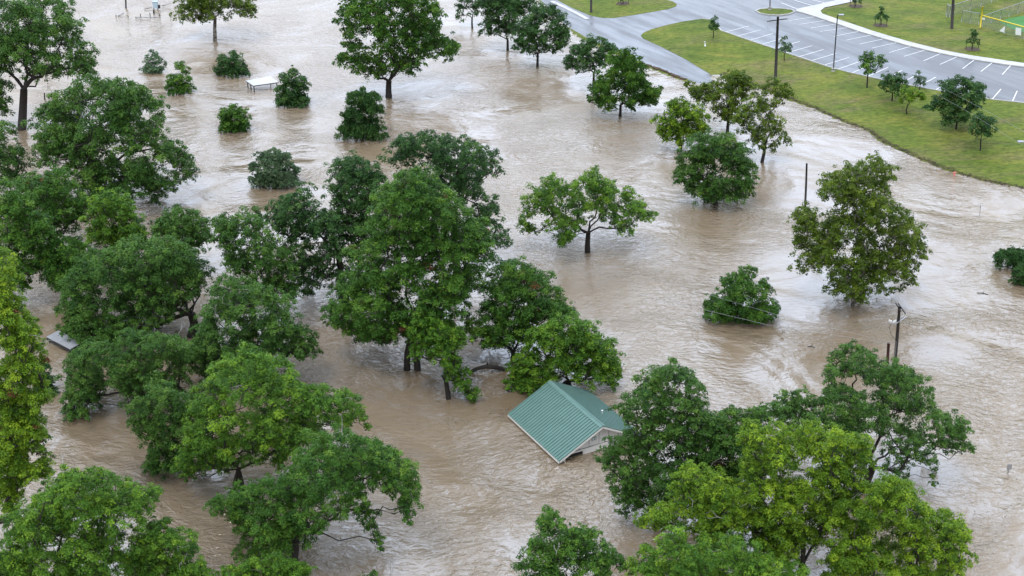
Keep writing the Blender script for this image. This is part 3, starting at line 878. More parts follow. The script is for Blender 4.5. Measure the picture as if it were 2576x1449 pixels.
for k, q in enumerate(([(2514,78),(2529,65),(2527,82)], [(2556,69),(2570,71),(2569,89),(2555,87)], [(2471,44),(2478,45),(2478,50),(2471,49)])):
    A_, Bp = land(2467, 68), land(2680, 132); d = unit((Bp-A_)*[1, 1, 0]); nn = np.array([d[1], -d[0], 0])
    if nn[1] > 0: nn = -nn
    pts = []
    for x, y in q:
        r_ = ray(x, y); o_ = np.array([0, 0, H]); t_ = ((A_ - o_) @ nn) / (r_ @ nn); pts.append(o_ + r_*t_ + nn*.05 - ofb)
    MB().face(pts).face([p + nn*.02 for p in pts]).build("banner", M["signw"], of)
fence("grey chain-link fence running back from the yellow pole to the top right", [(2470,66),(2560,34),(2680,-8)], FH-.2)
fence("grey chain-link fence left of the yellow pole, with a gate gap beside the black pole", [(2418,55),(2440,59),(2461,63)], FH)
fence("long grey chain-link fence slanting up to the top edge behind the black pole", [(2381,43),(2398,40),(2440,26),(2520,-2),(2600,-30)], FH)
fence("short doubled piece of chain-link fence just left of the black pole", [(2379,38),(2388,44),(2398,45)], FH)
post("foul_pole", "yellow foul pole standing at the corner of the fence", "pole", (2472.5, 16), (2466, 69), .11, M["yellow"], True, taper=1)
tf = L2([(2513,55),(2540,46),(2576,40),(2700,20),(2700,125),(2576,82),(2545,73)])
tag(MB().face([(*p, land_h(p)[0]+.03) for p in tf][::-1]).build("ball_field_ground", M["turf"]), kind="structure")

# stakes and mulch rings belong to the staked saplings
def stakes_for(sap, b):
    B = land(*b); O = sap
    a_ = np.linspace(0, 2*math.pi, 18, endpoint=False); rs = np.random.RandomState(int(b[0]))
    rr_ = 1.25 + rs.uniform(-.12, .12, 18)
    m = MB(); m.face([(rr_[i]*math.cos(t), rr_[i]*math.sin(t), .03 + float(land_h(B[:2]+[rr_[i]*math.cos(t), rr_[i]*math.sin(t)])[0]-B[2])) for i, t in enumerate(a_)])
    m.build("mulch_ring", M["mulch"], O)
    for t in (.3, 2.4, 4.3):
        MB().tube([(1.05*math.cos(t), 1.05*math.sin(t), -.2), (1.15*math.cos(t), 1.15*math.sin(t), 1.5)], .045, 5).build("stake", M["bark"], O)

# ------------------------------------------------------------------ things in the water and along its edge
def sunken_railing():
    pts = [(292,42.5),(322.5,42.5),(354,43),(378,43),(402.5,43),(428,42)]; B = on_z(*pts[0], 0)
    O = empty("sunken_railing", tuple(B)); tag(O, "railing with only its post tops above the flood, near the top edge", "railing")
    for (x, y), h in zip(pts, (.35, .25, .55, .75, .6, .3)):
        p = on_z(x, y, 0) - B; MB().tube([p-[0, 0, .6], p+[0, 0, h]], .07, 6).build("post", M["steel"], O)
    for a, b in (((296,40),(311,32)), ((363,22.5),(382,17.5)), ((406.7,14),(429,8.5)), ((340,42.8),(402,43))):
        MB().tube([on_z(*a, .04)-B, on_z(*b, .08)-B], .05, 5).build("rail", M["galv"], O)
sunken_railing()
def equipment():
    B = on_z(391, 24, 0); O = empty("equipment_cabinet", tuple(B)); tag(O, "pale blue box on dark legs in the water at the top edge", "cabinet")
    p = at_depth(391, 12, B[1]) - B
    MB().box(p, (.85, .6, 1.1)).box(p+[0, 0, .6], (1.0, .75, .08)).build("cabinet", M["blue"], O)
    MB().box(p+[.65, -.05, -.3], (.32, .4, .6)).build("side_unit", M["steel"], O)
    for sx in (-.35, .35): MB().tube([(p[0]+sx, p[1], -.6), (p[0]+sx, p[1], p[2]-.5)], .08, 6).build("leg", M["steel"], O)
equipment()
post("wooden_post", "dark stump standing in the water just below the pale blue box", "post", (386.5, 25), (387, 33.5), .16, M["pole"])

def bare_limb():
    B = on_z(1195, 940, 0); Y = B[1]
    P = [at_depth(x, y, Y + dy) - B for x, y, dy in ((1180,938,.2),(1198,928,.1),(1222,922,0),(1248,924,.2),(1272,930,.6),(1298,935,1.5),(1340,925,3.0))]
    o = MB().tube(P, [.17, .18, .19, .19, .18, .17, .14], 10).tube([P[2]+[.1, 0, .15], P[2]+[.2, -.1, .45]], [.09, .05], 6).build("fallen_limb", M["bark"]); o.location = B
    tag(o, "black bare limb arching low over the water beside the bright round tree", "branch")
bare_limb()
rs = np.random.RandomState(7)
for (x, y), lab, L_ in (((2472,739), "dark drifting stick near the right edge below the thin rod", .55), ((2041,873), "small dark stick drifting left of the power pole", .35)):
    B = on_z(x, y, 0)
    o = MB().tube([(-L_, .3*L_, .03), (0, 0, .08), (L_*.9, -.45*L_, .03)], [.03, .05, .03], 6).tube([(0, 0, .08), (.2, .25, .15)], [.03, .015], 5).build("drifting_branch", M["bark"])
    o.location = B; tag(o, lab, "branch", "drifting sticks")
B = on_z(2400.5, 441, 0.1)
o = MB().box((0, 0, .18), (.16, .14, .55), rz=.4).tube([(-.22, 0, .32), (.26, 0, .38)], .07, 6).build("pink_float", M["pink"]); o.location = B
tag(o, "small pink plastic thing caught on the muddy water's edge", "float")
SX = [(1619,159.5),(1629,164),(1634,166),(1644,169),(1650,172),(1656,174),(1666,177.5),(1674,180),(1679,182.5),(1686,185.5),(1692,188),(1697,190.5),(1703,193),(1709,195.5),(1716,198),(1723,199)]
for i, (x, y) in enumerate(SX):
    B = land(x, y + .6); w_ = rs.uniform(.18, .36)
    bm = bmesh.new(); bmesh.ops.create_icosphere(bm, subdivisions=2, radius=w_)
    for v in bm.verts: v.co *= rs.uniform(.82, 1.15); v.co.z *= .55
    me = bpy.data.meshes.new("kerb_stone"); bm.to_mesh(me); bm.free()
    o = link("kerb_stone", me, M["mulch"]); o.location = (B[0], B[1], B[2]+.08); o.scale = (1.5, 1, 1)
    tag(o, "dark stone in the broken row along the drowned road edge", "stone", "dark stones along the drowned road edge")

def shore_debris():
    sp = np.array(dense([s for s in SHORE[11:]], .12)); m = 2600
    i = rs.randint(0, len(sp)-1, m); t = unit(sp[i+1]-sp[i]); nn = np.stack([-t[:, 1], t[:, 0]], 1)
    off = rs.normal(.35, .30, m) + .25*np.sin(i*.021)*rs.rand(m)
    p = sp[i] + nn*off[:, None]
    z = land_h(p) + rs.uniform(.0, .07, m)
    P = np.column_stack([p, z]); a = unit(np.column_stack([t + rs.normal(0, .5, t.shape), rs.normal(0, .15, m)])); b = unit(np.cross(a, [0, 0, 1]))
    la = rs.uniform(.06, .32, m)[:, None]; lb = rs.uniform(.02, .06, m)[:, None]; up = np.array([0, 0, .04])
    V = np.stack([P-a*la, P-b*lb+up, P+a*la, P+b*lb+up], 1)
    tag(link("shore_debris", np_mesh("shore_debris", V.reshape(-1, 3), np.arange(4*m).reshape(-1, 4), 4), M["mulch"]), kind="stuff")
shore_debris()

def floating_debris():                 # twigs and leaf litter carried by the flood, thickest round the trunks
    P = []
    for bx, by, a_, ln in WAKES:
        b0 = on_z(bx, by, 0)[:2]; n = int(34*a_)
        P.append(b0 + rs.normal(0, .75, (n, 2)) + np.array([-.3, .5]))
        t_ = rs.uniform(0, ln, n)[:, None]; P.append(b0 + t_*np.array([.42, -.9]) + rs.normal(0, .35, (n, 2))*(1 + t_*.15))
    P.append(np.column_stack([rs.uniform(-70, 90, 500), rs.uniform(95, 240, 500)]))
    P = np.vstack(P); P = P[shore_dist(P) < -.5]; m = len(P); P = np.column_stack([P, rs.uniform(.015, .035, m)])
    t_ = rs.uniform(0, 6.28, m); a = np.column_stack([np.cos(t_), np.sin(t_), np.zeros(m)]); b = np.cross(a, [0, 0, 1.])
    la = (rs.uniform(.03, .20, m)**1.2)[:, None]; lb = rs.uniform(.015, .04, m)[:, None]
    V = np.stack([P-a*la, P-b*lb, P+a*la, P+b*lb], 1)
    tag(link("floating_debris", np_mesh("floating_debris", V.reshape(-1, 3), np.arange(4*m).reshape(-1, 4), 4), M["mulch"]), kind="stuff")
floating_debris()
TREES = "trees standing in the flood water"; SHR = "small tree tops poking out of the flood"; LAWN = "young trees on the grass bank"
t = tree
# ---- far left
t("broad_tree", "tall dark green tree on a thick bare trunk at the top left corner", "tree", (55,326),
  [(20,40,58),(85,25,52),(60,60,52),(140,40,40),(165,70,38),(100,115,50),(150,100,42),(185,95,24),(190,135,32),(225,145,28),(120,160,38),(180,175,34),(225,185,20),(40,130,42),(10,150,36),(85,190,24),(-15,90,55),(-20,190,40)],
  "oak", TREES, trunk=20, fork=(60,225), dens=.85)
t("broad_tree", "low green foliage at the left edge behind the tall bare trunk", "tree", (-25,318), [(-15,250,32),(10,225,26),(18,262,22),(8,285,16),(-30,280,30)], "mid", TREES)
t("broad_tree", "large spreading green tree with drooping right side, below the tall bare trunk", "tree", (240,505),
  [(105,300,34),(150,320,45),(165,262,42),(215,240,42),(250,222,26),(290,222,30),(325,222,26),(345,258,38),(398,272,26),(300,290,48),(230,300,55),(180,380,50),(118,365,32),(110,410,20),(250,380,50),(330,350,46),(385,345,36),(410,372,34),(440,385,30),(462,412,30),(478,440,18),(400,445,40),(345,430,46),(425,470,24),(280,450,48),(205,450,40),(370,480,34),(300,490,34),(230,490,38),(395,500,18)],
  "oak", TREES, trunk=20, fork=(238,420), dens=.95)
t("broad_tree", "dark green tree cut by the left edge, below the top left tree", "tree", (-10,505), [(2,335,30),(20,380,38),(45,410,34),(-15,420,48),(20,440,38),(-20,360,30)], "oak", TREES)
t("broad_tree", "dark green domed tree with a few yellow tufts above the mossy-green pair at left", "tree", (130,640),
  [(95,470,38),(145,465,36),(185,500,34),(55,465,28),(120,515,48),(180,550,42),(215,530,24),(90,545,38),(150,570,36)], "mid", TREES, red=True)
t("broad_tree", "green tree flecked with red-brown dead leaves, left of the big spreading oaks", "tree", (285,690),
  [(255,505,28),(300,500,28),(325,530,26),(340,565,24),(362,590,20),(285,555,42),(240,570,34),(310,605,38),(260,610,34),(345,615,22)], "bright", TREES, red=True)
t("broad_tree", "rounded fresh green tree at the left edge beside the dark pointed one", "tree", (25,770),
  [(15,495,40),(50,520,40),(85,550,34),(15,570,50),(70,585,46),(115,560,20),(125,590,18),(30,635,46),(75,650,38),(35,700,34),(65,725,14),(0,680,40)], "mid", TREES)
t("broad_tree", "small pointed dark green tree between the left edge and the big dome oak", "tree", (165,770),
  [(115,620,32),(160,635,36),(205,635,32),(235,640,16),(135,680,38),(185,690,30),(150,720,20),(110,665,28),(215,670,20)], "mid", TREES, spiky=.2)
t("broad_tree", "low green tree behind the dome oak, its top level with the upper gap of water", "tree", (450,700),
  [(400,580,26),(425,550,24),(460,545,26),(495,550,24),(515,562,13),(445,590,34),(490,590,26),(390,605,24),(520,600,22),(470,620,26)], "oak", TREES)
t("oak_tree", "huge dome-shaped green oak with a forked black trunk on its right side", "tree", (482,845),
  [(180,720,30),(210,690,34),(255,665,38),(305,640,38),(360,630,38),(415,630,40),(465,640,34),(495,680,34),(505,720,22),(440,700,48),(370,710,50),(300,715,50),(230,745,46),(185,785,34),(170,825,22),(250,795,46),(325,780,48),(400,765,46),(460,745,34),(220,835,34),(280,845,34),(345,830,34),(190,855,22),(415,800,24),(300,860,22)],
  "oak", TREES, trunk=22, fork=(482,790), dens=1.1)
t("oak_tree", "green tree right of the dome oak, between it and the dark leaning one", "tree", (640,835),
  [(550,555,22),(585,575,30),(620,555,34),(655,585,34),(600,625,36),(650,640,46),(700,665,38),(725,700,24),(640,690,38),(590,670,26),(575,600,28),(700,715,30),(560,575,20),(550,610,20),(740,745,24),(660,730,34)], "oak", TREES, trunk=14, dens=.9)
t("broad_tree", "dark leaning tree with bare black boughs left of the tall central tree", "tree", (866,770),
  [(765,488,26),(745,510,28),(705,520,30),(680,555,26),(725,555,40),(785,555,40),(820,590,34),(760,610,42),(715,610,30),(785,650,34),(830,640,24),(800,690,32),(745,680,30),(760,725,18),(780,740,12),(845,690,16),(840,600,24),(725,640,24),(870,715,26),(885,650,20),(830,560,30)],
  "dark", TREES, trunk=16, fork=(850,630), dens=.85)
t("broad_tree", "dark green tree just left of the top of the tall central tree", "tree", (905,745),
  [(850,425,28),(890,415,32),(930,430,36),(845,480,32),(885,480,42),(940,480,40),(870,540,38),(920,545,42),(850,580,24),(900,590,30),(930,600,34),(890,640,24)], "dark", TREES, fork=(905,640))
t("broad_tree", "dark ragged tree behind and right of the tall central tree", "tree", (1150,700),
  [(995,380,28),(1035,362,30),(1080,355,26),(1125,365,30),(1165,368,28),(1200,385,26),(1238,400,20),(1252,432,12),(1100,405,40),(1160,420,42),(1195,450,34),(1170,490,38),(1215,515,30),(1235,550,24),(1262,585,18),(1240,610,14),(1280,615,10),(1120,460,40),(1010,410,30),(1200,570,28)],
  "dark", TREES, fork=(1140,560), dens=.85)
t("broad_tree", "small dark tree top showing behind the shoulder of the tall central tree", "tree", (1262,760), [(1250,655,20),(1278,665,18),(1262,685,22),(1290,690,12)], "dark", TREES)
t("pecan_tree", "tallest green tree at the centre, cone shaped, standing on a pale twin trunk", "tree", (1037,930),
  [(1060,440,24),(1020,455,28),(1070,465,34),(985,490,34),(1040,505,44),(1100,505,40),(1140,520,34),(960,540,36),(1010,560,46),(1080,565,48),(1145,570,42),(1190,580,34),(1225,605,20),(945,600,40),(1000,625,46),(1070,635,50),(1140,640,48),(1200,650,36),(915,660,40),(890,700,34),(960,690,46),(1040,700,46),(1120,710,46),(1190,705,36),(865,745,32),(920,755,44),(985,760,44),(835,790,26),(880,800,36),(935,805,40),(860,825,22),(910,835,22),(965,840,22),(1090,760,34),(1160,760,30),(975,860,12),(1000,825,36),(1050,790,44),(1110,815,36),(1150,840,24),(935,850,20),(1065,855,26),(900,850,16)],
  "mid", TREES, red=True, trunk=22, fork=(1035,840), dens=1.15, stems=2)
t("broad_tree", "rounded deep green tree on the lower right flank of the tall central tree", "tree", (1290,905),
  [(1265,695,34),(1305,680,34),(1345,705,36),(1375,745,36),(1305,745,46),(1245,750,40),(1350,790,44),(1405,785,30),(1435,785,18),(1230,815,40),(1285,840,42),(1195,820,34),(1245,865,22),(1335,840,32),(1210,850,24),(1300,800,40)],
  "mid", TREES, red=True, trunk=12, dens=1.1)
t("young_tree", "slim bright green tree leaning over the water in front of the central trunk", "tree", (1128,1003),
  [(1055,830,26),(1090,820,26),(1075,860,34),(1120,850,30),(1155,835,14),(1165,860,16),(1125,890,32),(1095,895,24),(1145,925,30),(1160,955,26),(1180,985,18),(1192,1002,10),(1130,950,20),(1050,870,18),(1040,900,12)],
  "bright", TREES, trunk=12, fork=(1122,960), dens=.95)
t("broad_tree", "round bright green tree directly behind the teal-roofed building", "tree", (1430,1000),
  [(1395,835,36),(1435,820,34),(1475,830,32),(1350,865,34),(1315,905,30),(1380,890,46),(1445,880,46),(1505,880,40),(1540,905,24),(1555,925,14),(1300,945,28),(1345,950,38),(1415,935,44),(1485,935,40),(1535,950,24),(1545,970,14),(1285,970,16),(1340,980,22),(1400,965,28)],
  "bright", TREES, dens=1.1, depth=.3, shift=1.6)
t("broad_tree", "lone spreading tree on a short forked trunk in the middle of the open water", "tree", (1478,634),
  [(1385,452,20),(1362,478,26),(1335,515,24),(1322,555,20),(1345,585,12),(1375,520,32),(1400,555,28),(1425,595,22),(1412,615,12),(1400,480,28),(1440,490,28),(1490,437,20),(1475,465,26),(1520,475,30),(1465,530,38),(1510,530,38),(1550,505,30),(1590,500,24),(1600,535,26),(1632,545,14),(1570,550,30),(1585,585,12),(1545,570,18),(1440,565,26),(1505,490,26),(1645,540,7),(1312,580,8)],
  "bright", TREES, trunk=13, fork=(1480,585), dens=.8, depth=.7)
t("sycamore_tree", "tall olive green tree with hanging tiers of leaves on the open water at right", "tree", (2148,768),
  [(2200,405,20),(2165,425,24),(2222,432,24),(2115,440,26),(2082,462,20),(2244,450,12),(2145,465,32),(2200,475,30),(2100,500,36),(2155,520,44),(2215,520,36),(2040,545,28),(2005,550,20),(2055,580,38),(2012,600,20),(2110,575,44),(2180,585,46),(2255,550,34),(2285,590,34),(2310,630,22),(2325,650,10),(2250,625,42),(2035,640,30),(2015,680,14),(2095,640,40),(2175,650,44),(2120,695,34),(2095,735,18),(2165,715,34),(2150,745,20),(2170,752,12),(2235,680,34),(2280,680,22),(2295,710,10),(2235,735,12),(2200,715,22),(2270,725,8),(2070,665,20)],
  "olive", TREES, trunk=14, fork=(2150,690), dens=.95, leaf=1.05, bark="pale_bark")
t("submerged_tree", "wide green tree top rising from the water left of the power pole", "shrub", (1865,800),
  [(1860,695,20),(1885,690,18),(1825,705,14),(1870,730,34),(1912,730,26),(1830,745,28),(1795,760,20),(1932,775,22),(1950,770,10),(1865,780,38),(1905,790,28),(1825,785,26),(1782,762,12),(1925,710,10),(1895,808,14)],
  "mid", SHR, trunk=6, submerged=True)
t("submerged_bush", "dark bushy mound cut by the right edge, the upper one", "shrub", (2550,672), [(2520,645,16),(2545,640,20),(2570,650,26),(2585,665,26),(2510,655,10)], "dark", SHR, spiky=.3, depth=.8)
t("submerged_bush", "dark bushy mound cut by the right edge, the lower one", "shrub", (2572,712), [(2562,690,16),(2580,685,24),(2600,690,26),(2570,703,14)], "dark", SHR, spiky=.3, depth=.8)
t("round_tree", "dense dark round tree below the two olive trees", "tree", (1800,515),
  [(1755,370,28),(1790,360,30),(1830,365,30),(1860,385,24),(1730,410,30),(1780,415,46),(1840,415,42),(1880,440,26),(1715,450,20),(1755,465,36),(1815,470,42),(1865,475,24),(1895,468,12),(1800,495,22),(1760,490,22),(1845,495,22)], "oak", TREES, dens=1.1)
t("round_tree", "bright lime green round tree on a thin trunk near the far shore", "tree", (1712,382),
  [(1715,265,20),(1690,280,24),(1742,278,24),(1665,310,18),(1710,308,34),(1755,310,26),(1775,300,12),(1690,340,24),(1730,340,24),(1765,335,12),(1660,335,10),(1712,362,10)], "lime", TREES, trunk=6, fork=(1714,362))
t("sycamore_tree", "upper left of the two olive trees standing by the grass bank", "tree", (1830,335),
  [(1850,188,18),(1872,195,18),(1828,210,22),(1868,228,28),(1795,222,20),(1758,225,16),(1732,220,13),(1785,245,24),(1750,245,14),(1830,255,34),(1860,265,22),(1815,285,22),(1885,215,16),(1840,300,10)],
  "olive", TREES, trunk=8, fork=(1832,305), dens=.9, droop=.2)
t("sycamore_tree", "lower right of the two olive trees, thin crown over a leaning trunk", "tree", (1917,408),
  [(1945,212,16),(1975,225,16),(1912,235,18),(1890,262,22),(1925,275,22),(1850,300,16),(1870,318,22),(1920,320,26),(1950,305,18),(1960,340,18),(1982,355,10),(1905,360,20),(1938,380,12),(1880,290,22),(1990,235,9),(1900,335,18),(1955,255,14)],
  "olive", TREES, trunk=8, fork=(1925,360), dens=.68, droop=.35)
t("cone_tree", "cone-shaped mid green tree left of the lime green one by the submerged road", "tree", (1560,292),
  [(1560,138,16),(1575,150,22),(1540,162,22),(1595,165,22),(1565,185,34),(1530,205,30),(1605,200,26),(1510,235,26),(1560,235,38),(1615,235,30),(1648,235,18),(1490,250,16),(1535,262,22),(1600,262,22),(1640,258,14)],
  "mid", TREES, trunk=7, fork=(1561,265), spiky=.35, dens=1.1)
t("broad_tree", "dark tree half hidden behind the cone-shaped one beside the road", "tree", (1493,220),
  [(1475,112,20),(1505,108,16),(1445,132,18),(1480,145,30),(1522,128,20),(1430,158,12),(1458,172,14),(1540,118,10),(1505,165,20),(1425,170,8)], "dark", TREES, trunk=6)
t("round_tree", "dark round tree at the roadside, front one of the group at the top", "tree", (1352,168),
  [(1380,25,20),(1350,42,28),(1398,52,26),(1318,65,22),(1345,90,34),(1392,92,30),(1305,112,18),(1418,105,14),(1360,122,18),(1325,132,12),(1400,128,12),(1420,75,12)], "dark", TREES, trunk=6, fork=(1353,135))
t("round_tree", "dark round tree behind and left of the roadside one at the top", "tree", (1277,127),
  [(1265,0,34),(1305,-8,34),(1235,32,24),(1280,42,34),(1320,20,28),(1250,72,24),(1222,88,14),(1285,85,18),(1215,10,20),(1262,-40,34)], "dark", TREES, trunk=6)
t("round_tree", "dark tree top at the upper edge, smallest of the dark group", "tree", (1188,72), [(1168,5,22),(1192,28,18),(1162,35,14),(1200,0,20),(1180,-25,26),(1155,20,10)], "dark", TREES)
t("broad_tree", "big fan-shaped green tree on a stout forked trunk near the top centre", "tree", (978,245),
  [(872,15,22),(858,50,16),(885,90,26),(905,35,30),(925,0,30),(955,25,34),(990,-5,34),(1035,5,34),(1075,0,18),(1035,50,36),(1085,45,26),(1108,38,14),(1075,90,34),(1125,105,22),(1148,122,14),(1100,125,24),(1128,145,12),(1060,135,26),(990,85,42),(940,75,36),(870,145,18),(900,145,30),(928,172,20),(960,145,34),(1008,150,26),(890,175,12),(850,158,9),(1030,100,32),(975,-40,36),(1030,-35,30),(950,185,22),(1000,182,20),(1040,168,22)],
  "mid", TREES, trunk=15, fork=(978,205), dens=.9, spiky=.15)
t("willow_tree", "tree with drooping yellow-green branches and a pale trunk at the top edge", "tree", (541,101),
  [(465,5,26),(448,38,14),(505,10,30),(560,0,32),(600,5,28),(630,12,18),(485,42,12),(638,38,8),(540,20,26),(610,32,12),(512,48,8),(540,-30,36),(590,-28,30),(490,-25,28)],
  "olive", TREES, trunk=9, fork=(541,45), droop=.8, dens=.85, bark="pale_bark")
t("broad_tree", "dark green tree reaching in at the very top left behind the tall one", "tree", (110,120), [(60,-20,30),(100,-30,34),(140,-10,28),(95,5,24),(150,15,14)], "mid", TREES)

# ---- small tops in the flood
t("submerged_tree", "small pale green tree top, farthest left of the little ones", "shrub", (385,180), [(384,134,10),(374,152,13),(396,150,11),(410,158,9),(388,168,12),(370,170,9),(400,172,8)], "blue", SHR, dens=.75)
t("submerged_tree", "small tree top with a yellow-green tip, in two clumps", "shrub", (452,230), [(452,162,10),(462,175,12),(474,178,7),(440,196,14),(462,200,16),(432,205,12),(476,205,9),(450,218,14),(425,212,8)], "mid", SHR, dens=.85)
t("submerged_tree", "dark rounded tree top left of the shelter roof, the uppermost", "shrub", (583,188), [(585,138,11),(563,148,12),(602,150,14),(580,162,18),(608,168,14),(555,168,12),(580,178,16),(614,178,8),(548,178,8)], "dark", SHR)
t("submerged_tree", "dark egg-shaped tree top touching the right end of the shelter roof", "shrub", (735,262), [(738,182,12),(722,198,16),(750,200,16),(735,222,22),(710,222,14),(762,220,12),(725,243,16),(750,242,16)], "dark", SHR, dens=1.15)
t("submerged_tree", "small round green tree top below the shelter roof", "shrub", (590,328), [(588,270,10),(572,282,14),(608,284,14),(590,298,22),(562,300,12),(618,300,12),(575,315,14),(606,315,14)], "mid", SHR, dens=1.15)
t("submerged_tree", "feathery upright dark bush below the big fan-shaped tree", "shrub", (912,344), [(910,235,14),(888,250,18),(935,250,18),(910,275,34),(872,280,14),(948,280,16),(868,300,10),(900,312,26),(935,308,20),(912,330,12)], "dark", SHR, spiky=.5)
t("submerged_tree", "fine-leaved grey-green dome alone above the dark leaning tree", "shrub", (688,464), [(686,388,14),(662,402,16),(710,402,16),(688,420,28),(645,425,14),(732,425,14),(665,440,18),(712,440,18),(633,428,7),(745,435,7)], "blue", SHR, spiky=.4, dens=1.15)
t("submerged_bush", "small dark bush in the gap right of the left edge trees", "shrub", (112,985), [(110,925,14),(122,950,14),(105,955,16),(118,970,10)], "dark", SHR)

# ---- the grass bank
t("sapling", "sapling on the bank at the corner of the car park", "tree", (1794,96), [(1797,48,6),(1792,60,8),(1801,64,8),(1796,72,8),(1788,70,5)], "dark", LAWN, ground=True, trunk=2.2, fork=(1795,80))
t("sapling", "grey-green sapling just right of the crossarm pole", "tree", (1973,153), [(1972,99,6),(1967,112,8),(1979,112,8),(1973,126,10),(1983,128,6),(1965,128,6)], "blue", LAWN, ground=True, trunk=2.2, fork=(1973,138))
t("sapling", "round topped young tree on a clean stem beside the lamp post", "tree", (2181,220), [(2192,140,13),(2175,150,13),(2210,152,13),(2190,166,16),(2170,165,9),(2225,158,8),(2205,172,9),(2180,178,8)], "mid", LAWN, ground=True, trunk=3.5, fork=(2183,188))
t("sapling", "low dark round tree on the bank, left of the lime green one", "tree", (2244,253), [(2235,198,13),(2260,198,14),(2222,212,11),(2247,215,18),(2272,213,12),(2258,230,9),(2233,228,9)], "dark", LAWN, ground=True, trunk=3.5, fork=(2245,235))
t("sapling", "narrow dark sapling at the edge of the car park", "tree", (2313,228), [(2313,184,6),(2308,196,8),(2318,198,8),(2312,208,9),(2322,211,5),(2304,212,5)], "blue", LAWN, ground=True, trunk=2.2)
t("sapling", "lime green young tree among the dark ones on the bank", "tree", (2281,287), [(2278,228,12),(2298,232,13),(2264,240,9),(2287,248,14),(2310,240,12),(2322,248,7),(2270,252,7)], "lime", LAWN, ground=True, trunk=3, fork=(2282,268), dens=.85)
t("broad_tree", "largest tree on the grass bank, dark and spreading to the ground", "tree", (2405,325),
  [(2365,208,8),(2378,218,16),(2408,203,13),(2432,210,16),(2460,222,14),(2400,232,30),(2442,238,26),(2355,260,18),(2470,248,12),(2385,270,28),(2430,270,24),(2405,300,20),(2380,305,12),(2430,300,14),(2340,272,10),(2450,262,16)], "dark", LAWN, ground=True, trunk=5)
t("round_tree", "small dark round tree nearest the water on the right of the bank", "tree", (2466,379), [(2472,298,14),(2455,312,15),(2490,310,15),(2470,328,17),(2442,328,8),(2503,326,9),(2485,342,11),(2458,342,8)], "dark", LAWN, ground=True, trunk=3.5, fork=(2467,355))
STK = "staked saplings in mulch rings"
t("sapling", "staked cone-shaped sapling in a mulch ring above the bend of the sidewalk", "tree", (2216,64), [(2217,20,4),(2216,30,6),(2213,40,7),(2222,42,6),(2206,45,5),(2227,46,5)], "dark", STK, ground=True, trunk=1.8)
t("sapling", "staked leafy sapling in a mulch ring in front of the yellow-topped fence", "tree", (2446,124), [(2448,79,5),(2445,90,7),(2452,92,7),(2447,102,9),(2456,105,6),(2438,106,6)], "dark", STK, ground=True, trunk=1.8)
t("sapling", "staked sapling cut by the top edge beside the sidewalk", "tree", (2152,16), [(2150,-6,6),(2145,-1,5),(2156,0,6),(2151,-16,7)], "dark", STK, ground=True, trunk=1.8)
t("sapling", "sapling in a mulch ring on the lawn by the driveway", "tree", (1567,9), [(1567,-12,7),(1560,-6,5),(1573,-6,5),(1567,-22,6)], "mid", STK, ground=True, trunk=1.8)

# ---- near left
NEAR = "big trees along the near side"
t("sycamore_tree", "tall yellow-green tree filling the left edge", "tree", (-5,1420),
  [(12,655,26),(5,700,34),(22,765,30),(55,800,28),(82,835,24),(30,850,42),(75,890,36),(98,930,18),(35,940,46),(95,985,34),(115,1000,20),(60,1020,44),(20,1050,44),(85,1075,34),(108,1110,18),(50,1120,44),(110,1165,20),(25,1190,42),(75,1195,28),(122,1190,13),(12,1255,32),(30,1290,20),(-20,1130,50),(-20,980,50),(-25,800,40)],
  "lime", NEAR, trunk=24, dens=1.25, red=True)
t("oak_tree", "dark green oak reaching left over the small flat grey roof", "tree", (375,1035),
  [(320,850,26),(360,865,30),(405,870,32),(450,865,28),(220,880,28),(195,910,30),(245,895,36),(300,905,42),(365,920,42),(425,915,36),(180,950,28),(235,950,36),(295,960,30),(200,985,26),(175,1010,20),(215,1010,26),(245,990,18),(190,1040,16),(168,1052,13),(210,1048,14),(350,965,30),(475,895,30),(330,1000,26),(390,965,34),(440,955,34),(410,1000,24)],
  "oak", NEAR, trunk=16, dens=1.05)
t("oak_tree", "broad green oak in the middle of the left-hand group, right of the forked black trunk", "tree", (640,975),
  [(572,712,24),(545,740,20),(612,730,32),(590,770,36),(655,755,32),(700,765,30),(722,750,18),(545,800,32),(615,815,46),(680,830,42),(735,830,34),(770,855,28),(790,885,20),(762,900,13),(690,880,32),(610,875,44),(540,865,40),(725,880,22),(515,830,26),(505,870,22),(640,915,34),(490,905,34),(560,915,36),(530,945,28)],
  "oak", NEAR, trunk=16, dens=1.05)
t("oak_tree", "dark green tree under the left side of the big bright one", "tree", (478,1195),
  [(400,985,34),(355,1030,28),(330,1065,16),(395,1070,36),(440,1030,36),(370,1095,22),(400,1130,30),(430,1110,34),(385,1160,22),(370,1185,14),(420,1180,22),(455,1160,34),(460,1085,36),(480,1010,34)],
  "oak", NEAR, trunk=12)
t("pecan_tree", "big bright green tree in the lower left centre with several thin trunks", "tree", (598,1262),
  [(605,905,32),(650,915,36),(705,940,36),(740,965,28),(560,945,36),(615,975,48),(690,995,48),(765,995,36),(820,1005,36),(868,1020,32),(905,1035,15),(525,1000,36),(500,1045,36),(570,1050,48),(650,1065,50),(730,1065,46),(800,1055,40),(855,1070,24),(475,1100,32),(530,1110,42),(600,1130,46),(670,1135,46),(490,1150,36),(455,1175,22),(540,1170,32),(740,1120,40),(470,1200,15),(925,1075,10)],
  "bright", NEAR, trunk=16, fork=(600,1180), dens=1.05, stems=2)
